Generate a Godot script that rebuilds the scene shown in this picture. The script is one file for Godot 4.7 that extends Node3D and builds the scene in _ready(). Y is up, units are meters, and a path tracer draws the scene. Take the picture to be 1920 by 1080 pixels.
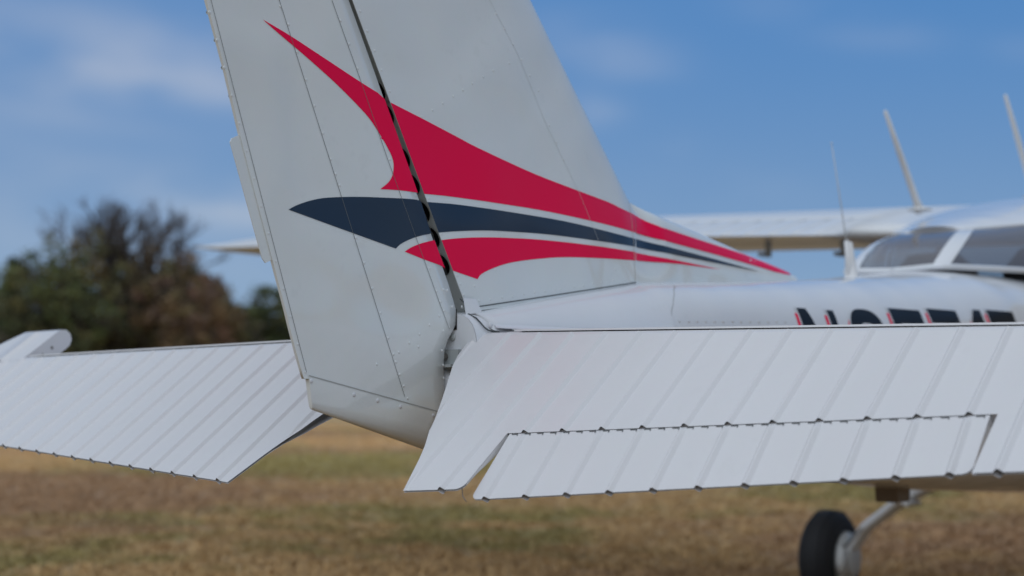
extends Node3D
# A parked light airplane seen from behind its tail, on a dry grass airfield with a tree line.
# Aircraft frame: +x nose, +y up, +z starboard, origin on the elevator hinge in the middle of the tail.

const UP := 1.095
const BASE := Vector3(3.9, 0, 0)
const PITCH := 0.0762
const DELTA := 0.6156
const DELTA_TAB := 0.773
const SWEEP := -0.0028
const DIHED := -0.017
const WALK := 3
const RUD_SICKLE := [[-0.5426,0.5424],[-0.4812,0.5256],[-0.412,0.5034],[-0.3077,0.4695],[-0.261,0.4557],[-0.2418,0.4459],[-0.1435,0.2759],[-0.193,0.2752],[-0.2451,0.272],[-0.2254,0.2864],[-0.2149,0.3005],[-0.2117,0.3182],[-0.2157,0.3349],[-0.2288,0.3528],[-0.2556,0.381],[-0.2894,0.4101],[-0.3664,0.4558],[-0.4399,0.493],[-0.4753,0.5098],[-0.5101,0.5263]]
const RUD_BLUE := [[-0.4702,0.2109],[-0.4491,0.2215],[-0.4143,0.2337],[-0.3753,0.2423],[-0.3011,0.2513],[-0.2243,0.2573],[-0.1637,0.2612],[-0.1354,0.2609],[-0.1025,0.1988],[-0.14,0.1895],[-0.1683,0.1794],[-0.1882,0.1697],[-0.1985,0.1612],[-0.3171,0.1827]]
const RUD_RED := [[-0.1742,0.1571],[-0.1554,0.1673],[-0.1272,0.1774],[-0.0926,0.1863],[-0.0591,0.1321],[-0.0746,0.1375],[-0.1172,0.1452]]
const FIN_RED := [[-0.2294,0.4412],[-0.1384,0.4236],[-0.0393,0.4035],[0.0428,0.3872],[0.227,0.3582],[0.4012,0.3393],[0.5387,0.3276],[0.592,0.3209],[0.683,0.3132],[0.6617,0.2689],[0.4932,0.2748],[0.2665,0.2806],[0.0917,0.28],[0.0437,0.2796],[-0.0598,0.2777],[-0.1288,0.2748]]
const FIN_BLUE := [[-0.119,0.2596],[-0.0364,0.2636],[0.0439,0.265],[0.1522,0.2658],[0.3472,0.2648],[0.531,0.2575],[0.6576,0.2529],[0.6535,0.2339],[0.4534,0.232],[0.28,0.2299],[0.1218,0.2229],[0.0448,0.2175],[-0.0353,0.2086],[-0.0842,0.2017]]
const FIN_LOW := [[-0.075,0.1875],[-0.0251,0.1953],[0.0461,0.2032],[0.1347,0.2098],[0.2669,0.2162],[0.4532,0.2197],[0.6531,0.2204],[0.6499,0.2],[0.4899,0.1931],[0.3473,0.1848],[0.2478,0.1738],[0.1538,0.1593],[0.094,0.1438],[0.0527,0.1282],[0.0391,0.1163],[-0.0387,0.1285]]
const DOR_RED := [[0.6822,0.3131],[0.7863,0.2924],[0.9795,0.2782],[1.2459,0.2607],[1.5335,0.2291],[1.518,0.2228],[1.4163,0.2249],[1.2728,0.2345],[1.0544,0.2467],[0.8273,0.2578],[0.6656,0.2683]]
const DOR_BLUE := [[0.6627,0.2533],[0.8247,0.2442],[1.06,0.233],[1.3106,0.219],[1.1099,0.2226],[0.8683,0.2275],[0.6585,0.2335]]
const DOR_LOW := [[0.6559,0.219],[0.8217,0.2149],[1.078,0.2085],[0.8668,0.2071],[0.6529,0.2003]]
const RUD_RIV := [[-0.657,0.533],[-0.639,0.488],[-0.622,0.443],[-0.604,0.397],[-0.586,0.351],[-0.568,0.305],[-0.55,0.258],[-0.532,0.211],[-0.514,0.164],[-0.495,0.116],[-0.476,0.068],[-0.458,0.019],[-0.439,-0.03],[-0.419,-0.08],[-0.504,0.574],[-0.484,0.545],[-0.461,0.499],[-0.438,0.452],[-0.416,0.407],[-0.393,0.36],[-0.372,0.314],[-0.359,0.288],[-0.348,0.268],[-0.325,0.22],[-0.303,0.174],[-0.28,0.128],[-0.258,0.081],[-0.234,0.035],[-0.211,-0.012],[-0.196,-0.043],[-0.189,-0.058],[-0.178,-0.082],[-0.166,-0.104],[-0.154,-0.128],[-0.381,0.615],[-0.361,0.576],[-0.337,0.536],[-0.314,0.494],[-0.292,0.454],[-0.268,0.412],[-0.244,0.371],[-0.222,0.332],[-0.199,0.291],[-0.173,0.249],[-0.15,0.209],[-0.126,0.17],[-0.102,0.129],[-0.081,0.085],[-0.069,0.065],[-0.057,0.047],[-0.061,0.089],[-0.05,0.088],[-0.034,0.056],[-0.042,0.015],[-0.098,0.017],[-0.126,-0.002],[-0.154,-0.02],[-0.182,-0.039],[-0.071,0.036],[-0.057,0.007],[-0.06,-0.033],[-0.056,-0.062],[-0.053,-0.088],[-0.24,-0.063],[-0.128,-0.027]]
const RUD_CAP_RIV := [[-0.406,-0.096],[-0.299,-0.121],[-0.237,-0.132],[-0.175,-0.144],[-0.082,-0.162]]
const FIN_RIV := [[-0.316,0.602],[-0.296,0.568],[-0.275,0.534],[-0.255,0.5],[-0.231,0.463],[-0.214,0.431],[-0.194,0.399],[-0.185,0.381],[-0.174,0.365],[-0.165,0.348],[-0.155,0.332],[-0.145,0.316],[-0.136,0.3],[-0.126,0.283],[-0.115,0.267],[-0.104,0.251],[-0.095,0.234],[-0.085,0.218],[-0.074,0.2],[-0.064,0.186],[-0.053,0.168],[-0.043,0.152],[-0.034,0.135],[-0.025,0.12],[-0.015,0.103],[-0.003,0.082],[0.006,0.068],[-0.009,0.057],[0.085,0.559],[0.051,0.54],[0.016,0.52],[-0.014,0.501],[-0.044,0.483],[-0.076,0.464],[-0.107,0.445],[-0.14,0.427],[0.141,0.585],[-0.174,0.408],[0.046,0.072],[0.083,0.077],[0.122,0.083],[0.159,0.087],[0.197,0.094],[0.235,0.1],[0.272,0.105],[0.311,0.11],[0.329,0.112],[0.382,0.121],[0.42,0.126],[0.456,0.132],[0.491,0.136],[0.542,0.145],[0.595,0.152],[0.031,0.102],[0.098,0.139],[0.354,0.291],[0.433,0.301],[0.29,0.254],[0.257,0.236],[0.481,0.25],[0.194,0.196],[0.228,0.207],[0.527,0.198],[0.552,0.172],[-0.039,0.245],[-0.022,0.23],[-0.045,0.179],[0.095,0.683],[0.125,0.656],[0.155,0.629],[0.186,0.601],[0.217,0.572],[0.249,0.544],[0.288,0.473],[0.315,0.439],[0.342,0.404],[0.369,0.37]]
const RUD_SEAM_MID := [[-0.513,0.595],[-0.385,0.331],[-0.263,0.081],[-0.163,-0.125]]
const RUD_SEAM_FRONT := [[-0.385,0.609],[-0.308,0.475],[-0.228,0.33],[-0.121,0.146],[-0.077,0.07],[-0.042,0.011]]
const FIN_SEAM := [[0.067,0.712],[0.17,0.612],[0.277,0.471],[0.401,0.337],[0.48,0.234]]
const FIN_BASE := [[-0.018,0.073],[0.008,0.061],[0.015,0.056],[0.211,0.084],[0.431,0.116],[0.645,0.147]]
const RUD_TE := [[-0.6644,0.5523],[-0.6203,0.439],[-0.575,0.3064],[-0.5209,0.1631],[-0.4872,0.0753],[-0.4722,0.036],[-0.4654,0.0172],[-0.4599,0.0011],[-0.4516,-0.0206],[-0.4447,-0.0396],[-0.4309,-0.073],[-0.4225,-0.0922],[-0.4118,-0.0882]]
const RUD_LE := [[-0.3437,0.6178],[-0.2686,0.49],[-0.1932,0.3572],[-0.1029,0.1982],[-0.0473,0.1006],[-0.0234,0.0512],[-0.0182,0.0298],[-0.0267,0.0133],[-0.0436,-0.0088],[-0.0536,-0.0304],[-0.0551,-0.0678],[-0.0516,-0.105],[-0.0498,-0.1603]]
const CAP_TE := [[-0.4118,-0.0882],[-0.4044,-0.1307],[-0.4015,-0.1433],[-0.4001,-0.1472],[-0.396,-0.1491]]
const CAP_LE := [[-0.0498,-0.1603],[-0.073,-0.1895],[-0.0798,-0.2106],[-0.0802,-0.2223],[-0.0759,-0.2322]]
const CAP_LINE := [[-0.412,-0.087],[-0.069,-0.155]]
const PLATE := [[-0.5814,0.3322],[-0.6009,0.3228],[-0.6045,0.3158],[-0.5263,0.1193],[-0.5185,0.1114],[-0.5006,0.1193]]
const HOLES := [[-0.241,0.4705],[-0.2135,0.4289],[-0.1653,0.3495],[-0.1345,0.3003],[-0.105,0.2491],[-0.0772,0.1992],[-0.0447,0.1468]]
const FUS_RIV := [[0.601,0.048],[0.632,0.049],[0.666,0.05],[0.697,0.051],[0.732,0.052],[0.766,0.053],[0.801,0.054],[0.839,0.056],[0.874,0.057],[0.912,0.058],[0.95,0.059],[0.989,0.06],[1.027,0.062],[1.065,0.063]]
const LETTER_X := [1.136,1.366,1.592,1.806,2.031,2.161]
const LETTER_Y := [0.102,0.112,0.121,0.129,0.137,0.14]
const TREES := [[42.7,-69,9.3],[42,-63.5,8.4],[42,-59.9,9.6],[46.4,-62.8,10.4],[49,-63.3,11.6],[47.6,-59.3,9.9],[48.1,-57.7,8.9],[46.9,-54.7,7.5],[53.5,-60.9,7.8],[62.6,-68.8,7.1],[58.3,-61.9,7.9],[61.4,-63.1,8.5],[45.1,-66.2,9.4],[51.6,-67.6,10.4],[53.4,-64.9,9.9],[52.5,-61.7,8.6],[51.3,-58.8,7.3],[58.1,-64.8,6.9],[60.4,-65.4,7.5]]

const FUSELAGE := [[-0.02,0.044,-0.16,0.085],[0.05,0.052,-0.17,0.095],[0.3,0.094,-0.22,0.125],[0.64,0.145,-0.254,0.176],[0.7,0.150,-0.26,0.185],[1.2,0.182,-0.31,0.25],[1.6,0.214,-0.35,0.305],[2.0,0.250,-0.40,0.36],[2.31,0.286,-0.43,0.405],[2.7,0.296,-0.455,0.45],[3.1,0.296,-0.48,0.49],[3.8,0.29,-0.52,0.52],[4.6,0.275,-0.52,0.52],[5.3,0.24,-0.5,0.47],[5.9,0.16,-0.42,0.36],[6.1,0.05,-0.3,0.2]]
const DORSAL := [[0.612,0.416],[0.678,0.347],[0.75,0.334],[0.858,0.320],[1.07,0.293],[1.284,0.2645],[1.42,0.2485],[1.56,0.226]]

var plane: Node3D
var m := {}
var taken := {}
var rng := RandomNumberGenerator.new()
var ground_noise := FastNoiseLite.new()
var ground_fine := FastNoiseLite.new()

# ------------------------------------------------------------------ helpers
func paint(color: Color, rough: float, dents := 0.0, metal := 0.0) -> StandardMaterial3D:
	var p := StandardMaterial3D.new()
	p.albedo_color = color.linear_to_srgb()
	p.roughness = rough
	p.metallic = metal
	p.cull_mode = BaseMaterial3D.CULL_DISABLED
	if dents > 0.0:
		if color.g > 0.6:
			p.albedo_texture = m.grime
		p.normal_enabled = true
		p.normal_texture = m.dent_map
		p.normal_scale = dents
		p.uv1_triplanar = true
		p.uv1_scale = Vector3.ONE * 0.9
	return p

func noise_image(size: int, freq: float, seed_: int, octaves := 3) -> Image:
	var n := FastNoiseLite.new()
	n.seed = seed_
	n.frequency = freq
	n.fractal_octaves = octaves
	return n.get_seamless_image(size, size)

func new_st() -> SurfaceTool:
	var st := SurfaceTool.new()
	st.begin(Mesh.PRIMITIVE_TRIANGLES)
	st.set_smooth_group(0)
	return st

func numbered(called: String) -> String:
	if not taken.has(called):
		taken[called] = 0
		return called
	taken[called] += 1
	return "%s_%03d" % [called, taken[called]]

func put(called: String, st: SurfaceTool, mat: Material, parent: Node3D, normals := true) -> MeshInstance3D:
	if normals:
		st.generate_normals()
	return put_mesh(called, st.commit(), mat, parent)

func put_mesh(called: String, mesh: Mesh, mat: Material, parent: Node3D) -> MeshInstance3D:
	var o := MeshInstance3D.new()
	o.name = called
	o.mesh = mesh
	if mat:
		o.material_override = mat
	if parent == plane:
		o.position = Vector3(0, UP, 0) - BASE
	parent.add_child(o, true)
	return o

func stuff(o: Node) -> void:
	o.set_meta("kind", "stuff")

func tri(st: SurfaceTool, a: Vector3, b: Vector3, c: Vector3) -> void:
	if (b - a).cross(c - a).length_squared() < 1e-16:
		return
	st.add_vertex(a)
	st.add_vertex(b)
	st.add_vertex(c)

func quad(st: SurfaceTool, a: Vector3, b: Vector3, c: Vector3, d: Vector3) -> void:
	tri(st, a, b, c)
	tri(st, a, c, d)

# rows of points; with flip the other side is the front
func grid(st: SurfaceTool, rows: Array, flip := false, closed := false) -> void:
	for i in rows.size() - 1:
		var a = rows[i]
		var b = rows[i + 1]
		var n: int = a.size()
		for j in (n if closed else n - 1):
			var k := (j + 1) % n
			if flip:
				quad(st, a[j], b[j], b[k], a[k])
			else:
				quad(st, a[j], a[k], b[k], b[j])

func box(st: SurfaceTool, lo: Vector3, hi: Vector3, xf := Transform3D.IDENTITY, bevel := 0.0) -> void:
	var group := -1
	st.set_smooth_group(group)
	var c := (lo + hi) / 2.0
	var e := (hi - lo) / 2.0
	var bm := BoxMesh.new()
	bm.size = e * 2.0
	var arr := bm.get_mesh_arrays()
	var vs: PackedVector3Array = arr[Mesh.ARRAY_VERTEX]
	var ix: PackedInt32Array = arr[Mesh.ARRAY_INDEX]
	for i in ix:
		st.add_vertex(xf * (vs[i] + c))
	st.set_smooth_group(0)

# a tube of round or flattened section along points
func tube(st: SurfaceTool, pts: Array, radii: Array, sides := 10, flat := 1.0, side_dir := Vector3.ZERO, caps := true) -> void:
	var rows := []
	for i in pts.size():
		var d: Vector3 = (pts[mini(i + 1, pts.size() - 1)] - pts[maxi(i - 1, 0)]).normalized()
		var s := side_dir
		if s == Vector3.ZERO:
			s = Vector3.UP if absf(d.y) < 0.9 else Vector3.RIGHT
		var u := d.cross(s).normalized()
		var v := u.cross(d).normalized()
		var row := PackedVector3Array()
		for k in sides:
			var a := TAU * k / sides
			row.append(pts[i] + (u * cos(a) * flat + v * sin(a)) * radii[i])
		rows.append(row)
	grid(st, rows, false, true)
	if caps:
		for e in [0, pts.size() - 1]:
			for k in sides:
				if e == 0:
					tri(st, pts[e], rows[e][(k + 1) % sides], rows[e][k])
				else:
					tri(st, pts[e], rows[e][k], rows[e][(k + 1) % sides])

# a lathe: profile of (radius, along) about an axis
func lathe(st: SurfaceTool, profile: Array, at: Vector3, axis: Vector3, sides := 28) -> void:
	var u := axis.cross(Vector3.UP if absf(axis.y) < 0.9 else Vector3.RIGHT).normalized()
	var v := u.cross(axis).normalized()
	var rows := []
	for p in profile:
		var row := PackedVector3Array()
		for k in sides:
			var a := TAU * k / sides
			row.append(at + axis * p[1] + (u * cos(a) + v * sin(a)) * p[0])
		rows.append(row)
	grid(st, rows, true, true)

func table(tab: Array, x: float, k: int) -> float:
	if x <= tab[0][0]:
		return tab[0][k]
	for i in range(1, tab.size()):
		if x <= tab[i][0]:
			return lerpf(tab[i - 1][k], tab[i][k], (x - tab[i - 1][0]) / (tab[i][0] - tab[i - 1][0]))
	return tab[-1][k]

# smooth (Catmull-Rom) look-up, for the fuselage stations
func smooth_table(tab: Array, x: float, k: int) -> float:
	return table(tab, x, k)

# ------------------------------------------------------------------ surfaces of the tail: half thickness at (x, y)
func te_x(y: float) -> float: return -0.398 - 0.264 * (y + 0.148) / 0.701
func rle_x(y: float) -> float: return -0.0461 - 0.29654 * (y - 0.10075) / 0.51743
func hinge_x(y: float) -> float: return -0.03801 - 0.2992 * (y - 0.12819) / 0.49035
func le_x(y: float) -> float: return 1.018 - 0.99 * y

func rudder_z(x: float, y: float) -> float:
	return 0.003 + 0.029 * clampf((x - te_x(y)) / (rle_x(y) - te_x(y)), 0.0, 1.0)

func fin_z(x: float, y: float) -> float:
	var u := clampf((x - hinge_x(y)) / (le_x(y) - hinge_x(y)), 0.0, 1.0)
	if u < 0.6:
		return 0.036 + 0.008 * sin(u / 0.6 * PI / 2.0)
	return 0.044 * sqrt(maxf(0.0, 1.0 - pow((u - 0.6) / 0.4, 2.0)))

func fuselage_z(x: float, y: float) -> float:
	var t := table(FUSELAGE, x, 1)
	var b := table(FUSELAGE, x, 2)
	var s := clampf((y - (t + b) / 2.0) / ((t - b) / 2.0), -1.0, 1.0)
	var n := 3.2 if s > 0.0 else 2.5
	return table(FUSELAGE, x, 3) * pow(maxf(0.0, 1.0 - pow(absf(s), n)), 1.0 / n)

func dorsal_z(x: float, y: float) -> float:
	var yt := table(DORSAL, x, 1)
	var yb := table(FUSELAGE, x, 1) - 0.012
	var s := clampf((y - yb) / maxf(yt - yb, 0.001), 0.0, 1.0)
	var own := (0.040 - 0.022 * clampf((x - 0.69) / 0.85, 0.0, 1.0)) * sqrt(maxf(1.0 - pow(s, 4.0), 0.0))
	return lerpf(fin_z(x, y) - 0.0012, own, smoothstep(0.65, 0.80, x))

func poly(list: Array) -> PackedVector2Array:
	var p := PackedVector2Array()
	for v in list:
		p.append(Vector2(v[0], v[1]))
	return p

# Catmull-Rom through the points between sharp corners
func smoothed(list: Array, corners: Array) -> PackedVector2Array:
	var p := poly(list)
	var n := p.size()
	var out := PackedVector2Array()
	for i in n:
		var a := p[i]
		var b := p[(i + 1) % n]
		var pa := p[(i + n - 1) % n] if not corners.has(i) else a + (a - b) * 0.3
		var pb := p[(i + 2) % n] if not corners.has((i + 1) % n) else b + (b - a) * 0.3
		for k in 6:
			out.append(a.cubic_interpolate(b, pa, pb, k / 6.0))
	return out

# paint with the shape of a polygon in (x, y), laid on a side surface z = f(x, y), on one side or both
func decal(st: SurfaceTool, shape: PackedVector2Array, f: Callable, lift: float, cell := 0.035, sides := [1.0, -1.0]) -> void:
	var lo := shape[0]
	var hi := shape[0]
	for p in shape:
		lo = lo.min(p)
		hi = hi.max(p)
	var nx := int(ceil((hi.x - lo.x) / cell))
	var ny := int(ceil((hi.y - lo.y) / cell))
	for i in nx:
		for j in ny:
			var a := lo + Vector2(i, j) * cell
			var square := PackedVector2Array([a, a + Vector2(cell, 0), a + Vector2(cell, cell), a + Vector2(0, cell)])
			for piece in Geometry2D.intersect_polygons(shape, square):
				var ids := Geometry2D.triangulate_polygon(piece)
				for k in range(0, ids.size(), 3):
					var t := [piece[ids[k]], piece[ids[k + 1]], piece[ids[k + 2]]]
					var cw: float = (t[1] - t[0]).cross(t[2] - t[0])
					if absf(cw) < 1e-11:
						continue
					if cw > 0.0:
						t = [t[0], t[2], t[1]]
					for s in sides:
						for q in ([0, 1, 2] if s > 0.0 else [0, 2, 1]):
							var v: Vector2 = t[q]
							var z: float = f.call(v.x, v.y)
							var g := Vector3(-(f.call(v.x + 0.002, v.y) - f.call(v.x - 0.002, v.y)) / 0.004, -(f.call(v.x, v.y + 0.002) - f.call(v.x, v.y - 0.002)) / 0.004, 1.0)
							g = g.clamp(Vector3(-3, -3, 0), Vector3(3, 3, 1)).normalized()
							st.set_normal(Vector3(g.x, g.y, g.z * s))
							var w := Vector3(v.x, v.y, z) + g * lift
							st.add_vertex(Vector3(w.x, w.y, w.z * s))

func stripe(called: String, shape: PackedVector2Array, f: Callable, mat: Material, parent: Node3D, lift := 0.0007) -> void:
	for s in [1.0, -1.0]:
		var st := SurfaceTool.new()
		st.begin(Mesh.PRIMITIVE_TRIANGLES)
		decal(st, shape, f, lift, 0.035, [s])
		put(called, st, mat, parent, false)

# a thin dark joint along a polyline on a side surface
func joint(called: String, list: Array, f: Callable, width: float, parent: Node3D, mat: Material, lift := 0.001) -> void:
	for s in [1.0, -1.0]:
		var st := new_st()
		var rows := []
		for i in list.size() - 1:
			var a := Vector2(list[i][0], list[i][1])
			var b := Vector2(list[i + 1][0], list[i + 1][1])
			var side := (b - a).normalized().orthogonal() * width / 2.0
			var steps := maxi(2, int(a.distance_to(b) / 0.03))
			for k in steps + (1 if i == list.size() - 2 else 0):
				var p := a.lerp(b, float(k) / steps)
				var row := PackedVector3Array()
				for e in [p - side, p + side]:
					row.append(Vector3(e.x, e.y, (f.call(e.x, e.y) + lift) * s))
				rows.append(row)
		grid(st, rows, s < 0)
		put(called, st, mat, parent)

# domed rivet heads; joined, they are too small and too many to pick apart
func dome(st: SurfaceTool, at: Vector3, n: Vector3, r: float) -> void:
	var u := n.cross(Vector3.UP if absf(n.y) < 0.9 else Vector3.RIGHT).normalized()
	var v := u.cross(n)
	var rows := []
	for q in [[1.0, -0.05], [0.8, 0.15], [0.42, 0.25], [0.001, 0.28]]:
		var row := PackedVector3Array()
		for k in 8:
			var a := TAU * k / 8.0
			row.append(at + (u * cos(a) + v * sin(a)) * r * q[0] + n * r * q[1])
		rows.append(row)
	grid(st, rows, true, true)

func rivets(called: String, list: Array, f: Callable, r: float, parent: Node3D, mat: Material) -> void:
	var under := {mat: null, m.red: [RUD_SICKLE, RUD_RED, FIN_RED, FIN_LOW], m.blue: [RUD_BLUE, FIN_BLUE]}
	for paint_ in under:
		var st := new_st()
		var n := 0
		for p in list:
			var here = mat
			for k in [m.red, m.blue]:
				for q in under[k]:
					if Geometry2D.is_point_in_polygon(Vector2(p[0], p[1]), poly(q)):
						here = k
			if here != paint_:
				continue
			n += 1
			var z: float = f.call(p[0], p[1])
			dome(st, Vector3(p[0], p[1], z), Vector3(0, 0, 1), r)
			dome(st, Vector3(p[0], p[1], -z), Vector3(0, 0, -1), r)
		if n > 0:
			stuff(put(called, st, paint_, parent))

# ------------------------------------------------------------------ setting
func make_camera_and_light() -> void:
	var cam := Camera3D.new()
	cam.name = "camera"
	add_child(cam)
	var yaw := 0.6456
	var pit := 0.0743
	cam.position = Vector3(-2.3126, UP - 0.1252, 1.8984)
	var fwd := Vector3(cos(yaw) * cos(pit), sin(pit), -sin(yaw) * cos(pit))
	cam.look_at_from_position(cam.position, cam.position + fwd, Vector3.UP)
	cam.rotate_object_local(Vector3(0, 0, 1), -0.0012)
	var lens := CameraAttributesPhysical.new()
	lens.frustum_focal_length = 88.8
	lens.frustum_focus_distance = 2.72
	lens.frustum_near = 0.05
	lens.frustum_far = 4000.0
	lens.exposure_aperture = 4.6
	cam.attributes = lens
	cam.fov = 22.3
	cam.near = 0.05
	cam.far = 4000.0
	cam.current = true

	var sky_mat := ProceduralSkyMaterial.new()
	sky_mat.sky_top_color = Color(0.145, 0.42, 0.67)
	sky_mat.sky_horizon_color = Color(0.54, 0.625, 0.70)
	sky_mat.sky_curve = 0.12
	sky_mat.ground_horizon_color = Color(0.42, 0.40, 0.33)
	sky_mat.ground_bottom_color = Color(0.40, 0.36, 0.26)
	sky_mat.sky_energy_multiplier = 1.11
	# the veil of high cloud glows widely round the sun
	sky_mat.sun_angle_max = 114.0
	sky_mat.sun_curve = 1.0
	sky_mat.sky_cover = ImageTexture.create_from_image(make_clouds())
	sky_mat.sky_cover_modulate = Color(1, 1, 1, 1)
	var sky := Sky.new()
	sky.sky_material = sky_mat
	var env := Environment.new()
	env.background_mode = Environment.BG_SKY
	env.sky = sky
	env.ambient_light_source = Environment.AMBIENT_SOURCE_SKY
	env.tonemap_mode = Environment.TONE_MAPPER_LINEAR
	env.tonemap_exposure = 1.0
	env.sdfgi_enabled = true
	env.ssao_enabled = true
	env.ssil_enabled = true
	var we := WorldEnvironment.new()
	we.name = "world_environment"
	we.environment = env
	add_child(we)

	# the sun behind a veil of thin cloud: wide and soft
	var sun := DirectionalLight3D.new()
	sun.name = "sun"
	sun.light_energy = 0.45
	sun.light_color = Color(0.905, 0.948, 1.0)
	sun.light_angular_distance = 70.0
	sun.shadow_enabled = true
	add_child(sun)
	sun.look_at_from_position(Vector3.ZERO, -Vector3(-0.56, 0.76, 0.13), Vector3.UP)

func make_clouds() -> Image:
	var w := 1024
	var h := 512
	var a := FastNoiseLite.new()
	a.seed = 11
	a.frequency = 1.9
	a.fractal_octaves = 5
	a.fractal_gain = 0.5
	var big := FastNoiseLite.new()
	big.seed = 5
	big.frequency = 0.9
	big.fractal_octaves = 2
	# drifts of thin cloud: azimuth and elevation in degrees, half sizes, density
	# a broad even veil of high cloud, then the drifts in it
	var drifts := [[60.0, 8.0, 24.0, 14.0, 0.18], [52.0, 12.6, 5.0, 1.1, 0.75], [49.0, 11.6, 4.0, 0.8, 0.6], [55.5, 12.0, 3.5, 1.4, 0.6], [51.5, 14.0, 5.0, 0.7, 0.4], [53.0, 10.4, 3.0, 0.5, 0.3], [50.0, 7.8, 5.5, 0.9, 0.75], [47.0, 7.2, 3.0, 0.6, 0.4], [53.0, 6.0, 8.0, 1.2, 0.3], [33.5, 13.8, 2.6, 1.0, 0.42], [32.0, 12.6, 1.6, 0.6, 0.35], [33.6, 11.2, 1.3, 0.8, 0.42], [30.9, 9.9, 1.0, 0.4, 0.5], [26.0, 14.8, 2.4, 0.6, 0.4], [23.0, 13.6, 2.4, 0.5, 0.3], [28.5, 8.0, 3.0, 0.8, 0.2], [66.0, 10.0, 6.0, 2.0, 0.5], [17.5, 12.8, 1.0, 0.4, 0.3]]
	var im := Image.create_empty(w, h, false, Image.FORMAT_RGBA8)
	im.fill(Color(0, 0, 0, 0))
	for j in h / 2:
		var el := 90.0 - (j + 0.5) / h * 180.0
		for i in w:
			var th := (i + 0.5) / w * TAU
			var d := Vector3(sin(th) * cos(deg_to_rad(el)), sin(deg_to_rad(el)), -cos(th) * cos(deg_to_rad(el)))
			var az := rad_to_deg(atan2(-d.z, d.x))
			var p := Vector3(d.x * 2.2, d.y * 7.0, d.z * 2.2)
			var n := a.get_noise_3dv(p * 1.6) * 0.5 + 0.5
			var c := 0.0
			for q in drifts:
				var da: float = wrapf(az - q[0], -180.0, 180.0) / q[2]
				var de: float = (el - q[1] - 0.1 * wrapf(az - q[0], -180.0, 180.0)) / q[3]
				var k: float = da * da + de * de
				if k < 8.0:
					c += 0.72 * q[4] * exp(-k * 0.9) * (smoothstep(0.12, 0.8, n) if q[2] < 20.0 else 0.85 + 0.3 * n)
			# more of the same elsewhere round the sky
			var off := clampf((absf(wrapf(az - 37.0, -180.0, 180.0)) - 28.0) / 20.0, 0.0, 1.0)
			off = maxf(off, clampf((el - 17.0) / 14.0, 0.0, 1.0))
			c += off * 0.45 * smoothstep(0.35, 0.8, n) * smoothstep(-0.3, 0.4, big.get_noise_3dv(p))
			c = clampf(c, 0.0, 1.0)
			if c > 0.002:
				im.set_pixel(i, j, Color(0.53, 0.46, 0.30, c))
	return im

func ground_color(x: float, z: float) -> Color:
	var a := ground_noise.get_noise_2d(x, z) + 0.35 * ground_fine.get_noise_2d(x, z)
	var b := ground_noise.get_noise_2d(x + 310.0, z - 170.0) + 0.4 * ground_fine.get_noise_2d(x + 50.0, z)
	for q in [[6.6, -10.3, 4.5, 0.6], [3.5, -8.0, 2.5, 0.35], [26.0, -21.0, 8.0, 0.45], [7.5, -1.8, 2.2, 0.45], [11.5, -2.6, 2.0, 0.3]]:
		b += q[3] * exp(-Vector2(x - q[0], (z - q[1])).length_squared() / (q[2] * q[2]))
	for q in [[7.6, -7.6, 2.2, 0.25], [14.0, -13.0, 4.0, 0.25], [5.5, -4.5, 1.6, 0.15]]:
		a += q[3] * exp(-Vector2(x - q[0], (z - q[1])).length_squared() / (q[2] * q[2]))
	var tan_ := Color(0.50, 0.325, 0.15)
	var green := Color(0.27, 0.235, 0.075)
	var rust := Color(0.36, 0.21, 0.12)
	var c := tan_.lerp(green, smoothstep(0.12, 0.42, a) * 0.75)
	c = c.lerp(rust, smoothstep(0.10, 0.6, b) * 0.72)
	# brightness painted into the colour: dim near the airplane, lighter as if sunlit beyond
	return c.lerp(c * 1.45, smoothstep(9.0, 26.0, Vector2(x, z).length())) * 0.86

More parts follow.
